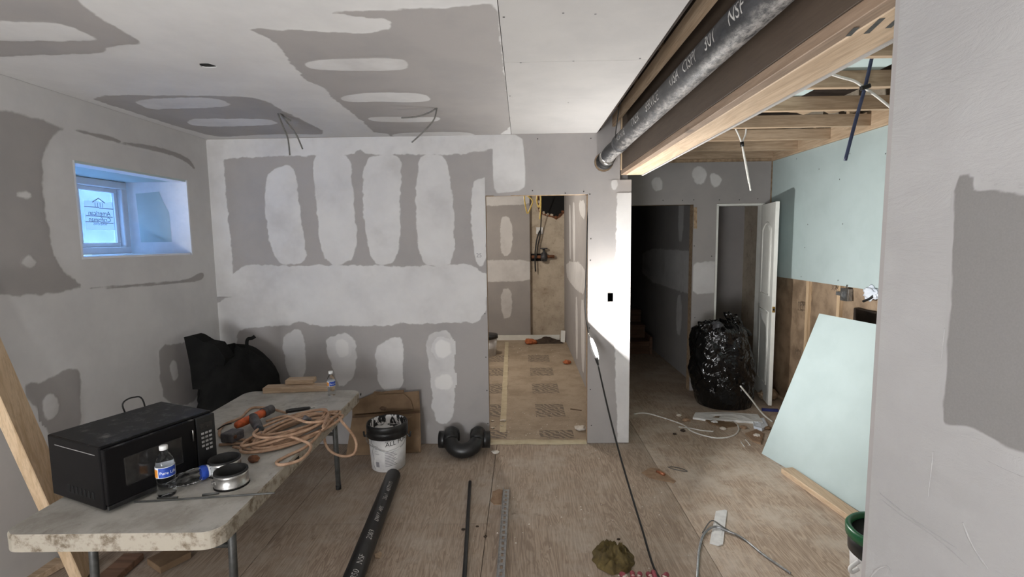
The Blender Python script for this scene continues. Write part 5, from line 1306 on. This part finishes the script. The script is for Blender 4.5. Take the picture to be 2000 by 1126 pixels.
# white cables in the hall
cable('white_floor_cable', [atz(1238, 808, .005), atz(1258, 806, .006), atz(1285, 812, .006), atz(1332, 828, .006), atz(1350, 841, .006), atz(1375, 850, .006), atz(1405, 855, .006), atz(1432, 850, .006), atz(1443, 838, .006), atz(1436, 826, .006), atz(1415, 822, .01)], .006, 'white_cable', 'long white cable looping over the hall floor')
cable('white_cable_offcut', [atz(1325, 833, .005), atz(1350, 836, .006), atz(1370, 840, .006), atz(1393, 842, .005)], .005, 'white_cable', 'short white cable offcut inside the floor loop')
cable('white_rising_cable', [atz(1509, 823, .005), aty(1490, 808, 4.45), aty(1468, 780, 4.40), aty(1446, 753, 4.38)], .0075, 'white_cable', 'thick white cable rising from the floor in front of the trash bag')
cable('white_wire_bits', [atz(1447, 862, .004), atz(1454, 872, .004)], .004, 'white_cable', 'tiny white wire piece on the floor near the mint sheet', 'wire')
cable('white_wire_bits', [atz(1456, 858, .004), atz(1460, 862, .004), atz(1465, 869, .004)], .004, 'white_cable', 'bent white wire piece right of the tiny wire', 'wire')
sheet('white_wrapper', [(1358, 810), (1420, 806), (1480, 812), (1490, 828), (1430, 824), (1380, 822), (1353, 818)], 'paper_white', 'crumpled white wrapper on the floor under the trash bag', 'wrapper', amp=.02, sd=4)
sheet('brown_paper_scrap', [(1455, 848), (1478, 840), (1492, 848), (1486, 868), (1470, 862)], 'paper_brown', 'brown paper scrap by the corner of the leaning sheet', 'paper scrap', amp=.012, sd=5)
sheet('grey_film_scrap', [(1470, 822), (1492, 818), (1500, 832), (1488, 842), (1472, 836)], 'plastic_sheet', 'crinkled grey film scrap beside the white wrapper', 'film scrap', amp=.02, sd=7)
chunk('debris_lump', 1340, 822, .035, 'paper_brown', 'small brown crumpled lump on the white cable', 'debris', 0, .5, 21)
chunk('debris_lump', 1326, 812, .022, 'chip_white', 'small white plaster lump near the dark doorway', 'debris', 0, .5, 22)
chunk('debris_lump', 1334, 842, .022, 'soil', 'small dark lump at the cut cable ends', 'debris', 0, .5, 23)
chunk('insulation_clump', 1500, 780, .09, 'kraft', 'clump of torn brown insulation at the foot of the open door', 'insulation', 0, .7, 24)
p, q = atz(1488, 799, .012), atz(1520, 801, .012); tag(bar('blue_level', p, q, .03, .024, 'print_blue', None, (0, 0, 1), .002), 'dark blue strip lying on the floor below the open door', 'strip')
for px, py, r_, m_, lab, k_ in ((1395, 826, .03, 'paper_white', 'small crumpled white paper ball left of the wrapper', 31), (1412, 838, .026, 'chip_white', 'pale plaster chip inside the white cable loop', 32), (1452, 836, .03, 'paper_brown', 'brown crumpled paper ball right of the cable loop', 33), (1478, 852, .028, 'chip_white', 'plaster chip on the brown scrap by the leaning sheet', 34), (1500, 838, .03, 'cardboard', 'cardboard crumb tucked against the leaning sheet', 35), (1318, 848, .016, 'soil', 'dark crumb on the hall floor below the white cable', 36)):
    chunk('debris_lump', px, py, r_, m_, lab, 'debris', 0, .45, k_)
sheet('torn_wrapper', [(1372, 818), (1392, 812), (1425, 818), (1440, 832), (1415, 836), (1388, 828)], 'cardboard', 'torn brown wrapper in front of the white wrapper', 'wrapper', amp=.012, sd=9)
# olive rag
rg = atz(1197, 1092)
V, F = [], []; nn_ = 46
for i in range(nn_):
    for j in range(nn_):
        u, v = i/(nn_-1)*2-1, j/(nn_-1)*2-1
        a, b = u*math.sqrt(1-v*v/2), v*math.sqrt(1-u*u/2); r2 = math.hypot(a, b)
        x, y = rg.x+a*.108*(1+.25*noise.noise((a*2, b*2, 3))), rg.y+b*.115*(1+.2*noise.noise((a*2, b*2, 8)))
        wq = noise.noise((a*1.6, b*1.6, 5))*2.2; fold = (1-abs(math.sin(3.1*(b*1.1-.5*a)+2.4*wq)))**1.5*.055+abs(noise.noise((a*3.5, b*3.5, 2)))*.03
        V.append((x, y, .003+(1-r2**3)*(.028+fold)))
for i in range(nn_-1):
    for j in range(nn_-1): q = i*nn_+j; F.append([q, q+nn_, q+nn_+1, q+1])
tag(mk('olive_rag', V, F, 'rag_olive', None, True), 'crumpled olive cloth rag on the plywood floor', 'rag')
def glove(px, py, label, rot, sd):
    c = atz(px, py); g = root('work_glove', label, 'glove', c, 'work gloves on the floor'); Rz = Matrix.Rotation(rot, 3, 'Z')
    bm = bmesh.new(); bmesh.ops.create_icosphere(bm, subdivisions=3, radius=1)
    for v in bm.verts:
        p = v.co.copy(); v.co = c+Rz @ Vector((p.x*.05, p.y*.040*(1+.2*p.x), 0))+Vector((0, 0, .018+p.z*.016*(1+.5*noise.noise(p*2+Vector((sd, 0, 0))))))
    V, F = bm_arrays(bm); mk('palm', V, F, 'glove_cuff', g, True)
    rr = random.Random(sd)
    for k, (yy, L_, a) in enumerate(((-.032, .055, -.25), (-.011, .07, -.06), (.011, .075, .05), (.031, .062, .22), (.03, .05, 1.0))):
        a += rr.uniform(-.45, .45); d = Rz @ Vector((math.cos(a), math.sin(a), 0)); s = c+Rz @ Vector((.038 if k < 4 else .0, yy, .018))
        m_ = s+d*L_*.5+Vector((0, 0, rr.uniform(.002, .018))); e_ = s+d*L_+Vector((0, 0, rr.uniform(-.004, .012)))
        V, F = tube_geo(smooth_path([s, s.lerp(m_, .6), m_], 4), .0105, 10); fg = mk('finger', V, F, 'glove_cuff', g, True)
        V, F = tube_geo(smooth_path([m_.lerp(s, .4), m_.lerp(e_, .4), e_], 4), [.0122]*6+[.013, .012, .007], 12); mk('fingertip', V, F, 'glove_red', fg, True)
    V, F = tube_geo([c+Rz @ Vector((-.04, 0, .02)), c+Rz @ Vector((-.085, 0, .02))], [.03, .034], 16); mk('cuff', [(x, y, .02+(z-.02)*.5) for x, y, z in V], F, 'glove_cuff', g, True)
glove(1240, 1156, 'red fingertipped work glove beside the olive rag', 1.75, 1); glove(1288, 1156, 'red fingertipped work glove under the end of the black cord', 1.35, 2)
for px, py, r_, lab in ((905, 1034, .016, 'dark lump against the thin black rod'), (932, 1028, .012, 'small dark crumb right of the thin black rod'), (948, 1048, .014, 'dark dirt crumb on the floor seam'), (1208, 1053, .013, 'dark crumb behind the olive rag')):
    chunk('dirt_crumb', px, py, r_*.7, 'soil', lab, 'dirt crumb', 0, .4, px % 13)
# green lidded bucket behind the near wall
gbp = atz(1692, 1040, .36); gbp.z = 0; gbp.x += .09
gb = root('paint_bucket', 'white bucket with green rim and red lettering half hidden by the near wall', 'bucket', gbp)
lathe('bucket_body', [(0, .003), (.118, .003), (.135, .30), (.13, .30), (.115, .01), (0, .01)], gbp, 'bucket_white', gb, 40)
lathe('black_band', [(.1345, .255), (.140, .26), (.143, .325), (.136, .33)], gbp, 'bucket_black', gb, 40)
lathe('green_rim', [(.137, .325), (.152, .33), (.154, .365), (.146, .375), (.132, .37), (.128, .352)], gbp, 'green_lid', gb, 40)
lathe('lid_top', [(0, .350), (.129, .350), (.129, .346)], gbp, 'black_pipe', gb, 40)
lettering('bucket_print', 'DU', .085, lambda a, b: (gbp.x+(.1195+.0155*(.13+b)/.3+.001)*math.cos(math.radians(-146)+a/.13), gbp.y+(.1195+.0155*(.13+b)/.3+.001)*math.sin(math.radians(-146)+a/.13), .13+b), 'print_red', gb, .008)
lettering('bucket_print', 'PLUS', .045, lambda a, b: (gbp.x+(.1195+.0155*(.05+b)/.3+.001)*math.cos(math.radians(-160)+a/.13), gbp.y+(.1195+.0155*(.05+b)/.3+.001)*math.sin(math.radians(-160)+a/.13), .06+b), 'print_blue', gb, .008)
tube('handle_lug', [gbp+Vector((-.135, -.03, .25)), gbp+Vector((-.17, -.03, .22)), gbp+Vector((-.165, -.03, .20)), gbp+Vector((-.135, -.03, .215))], .008, 'white_plastic', gb, 8)
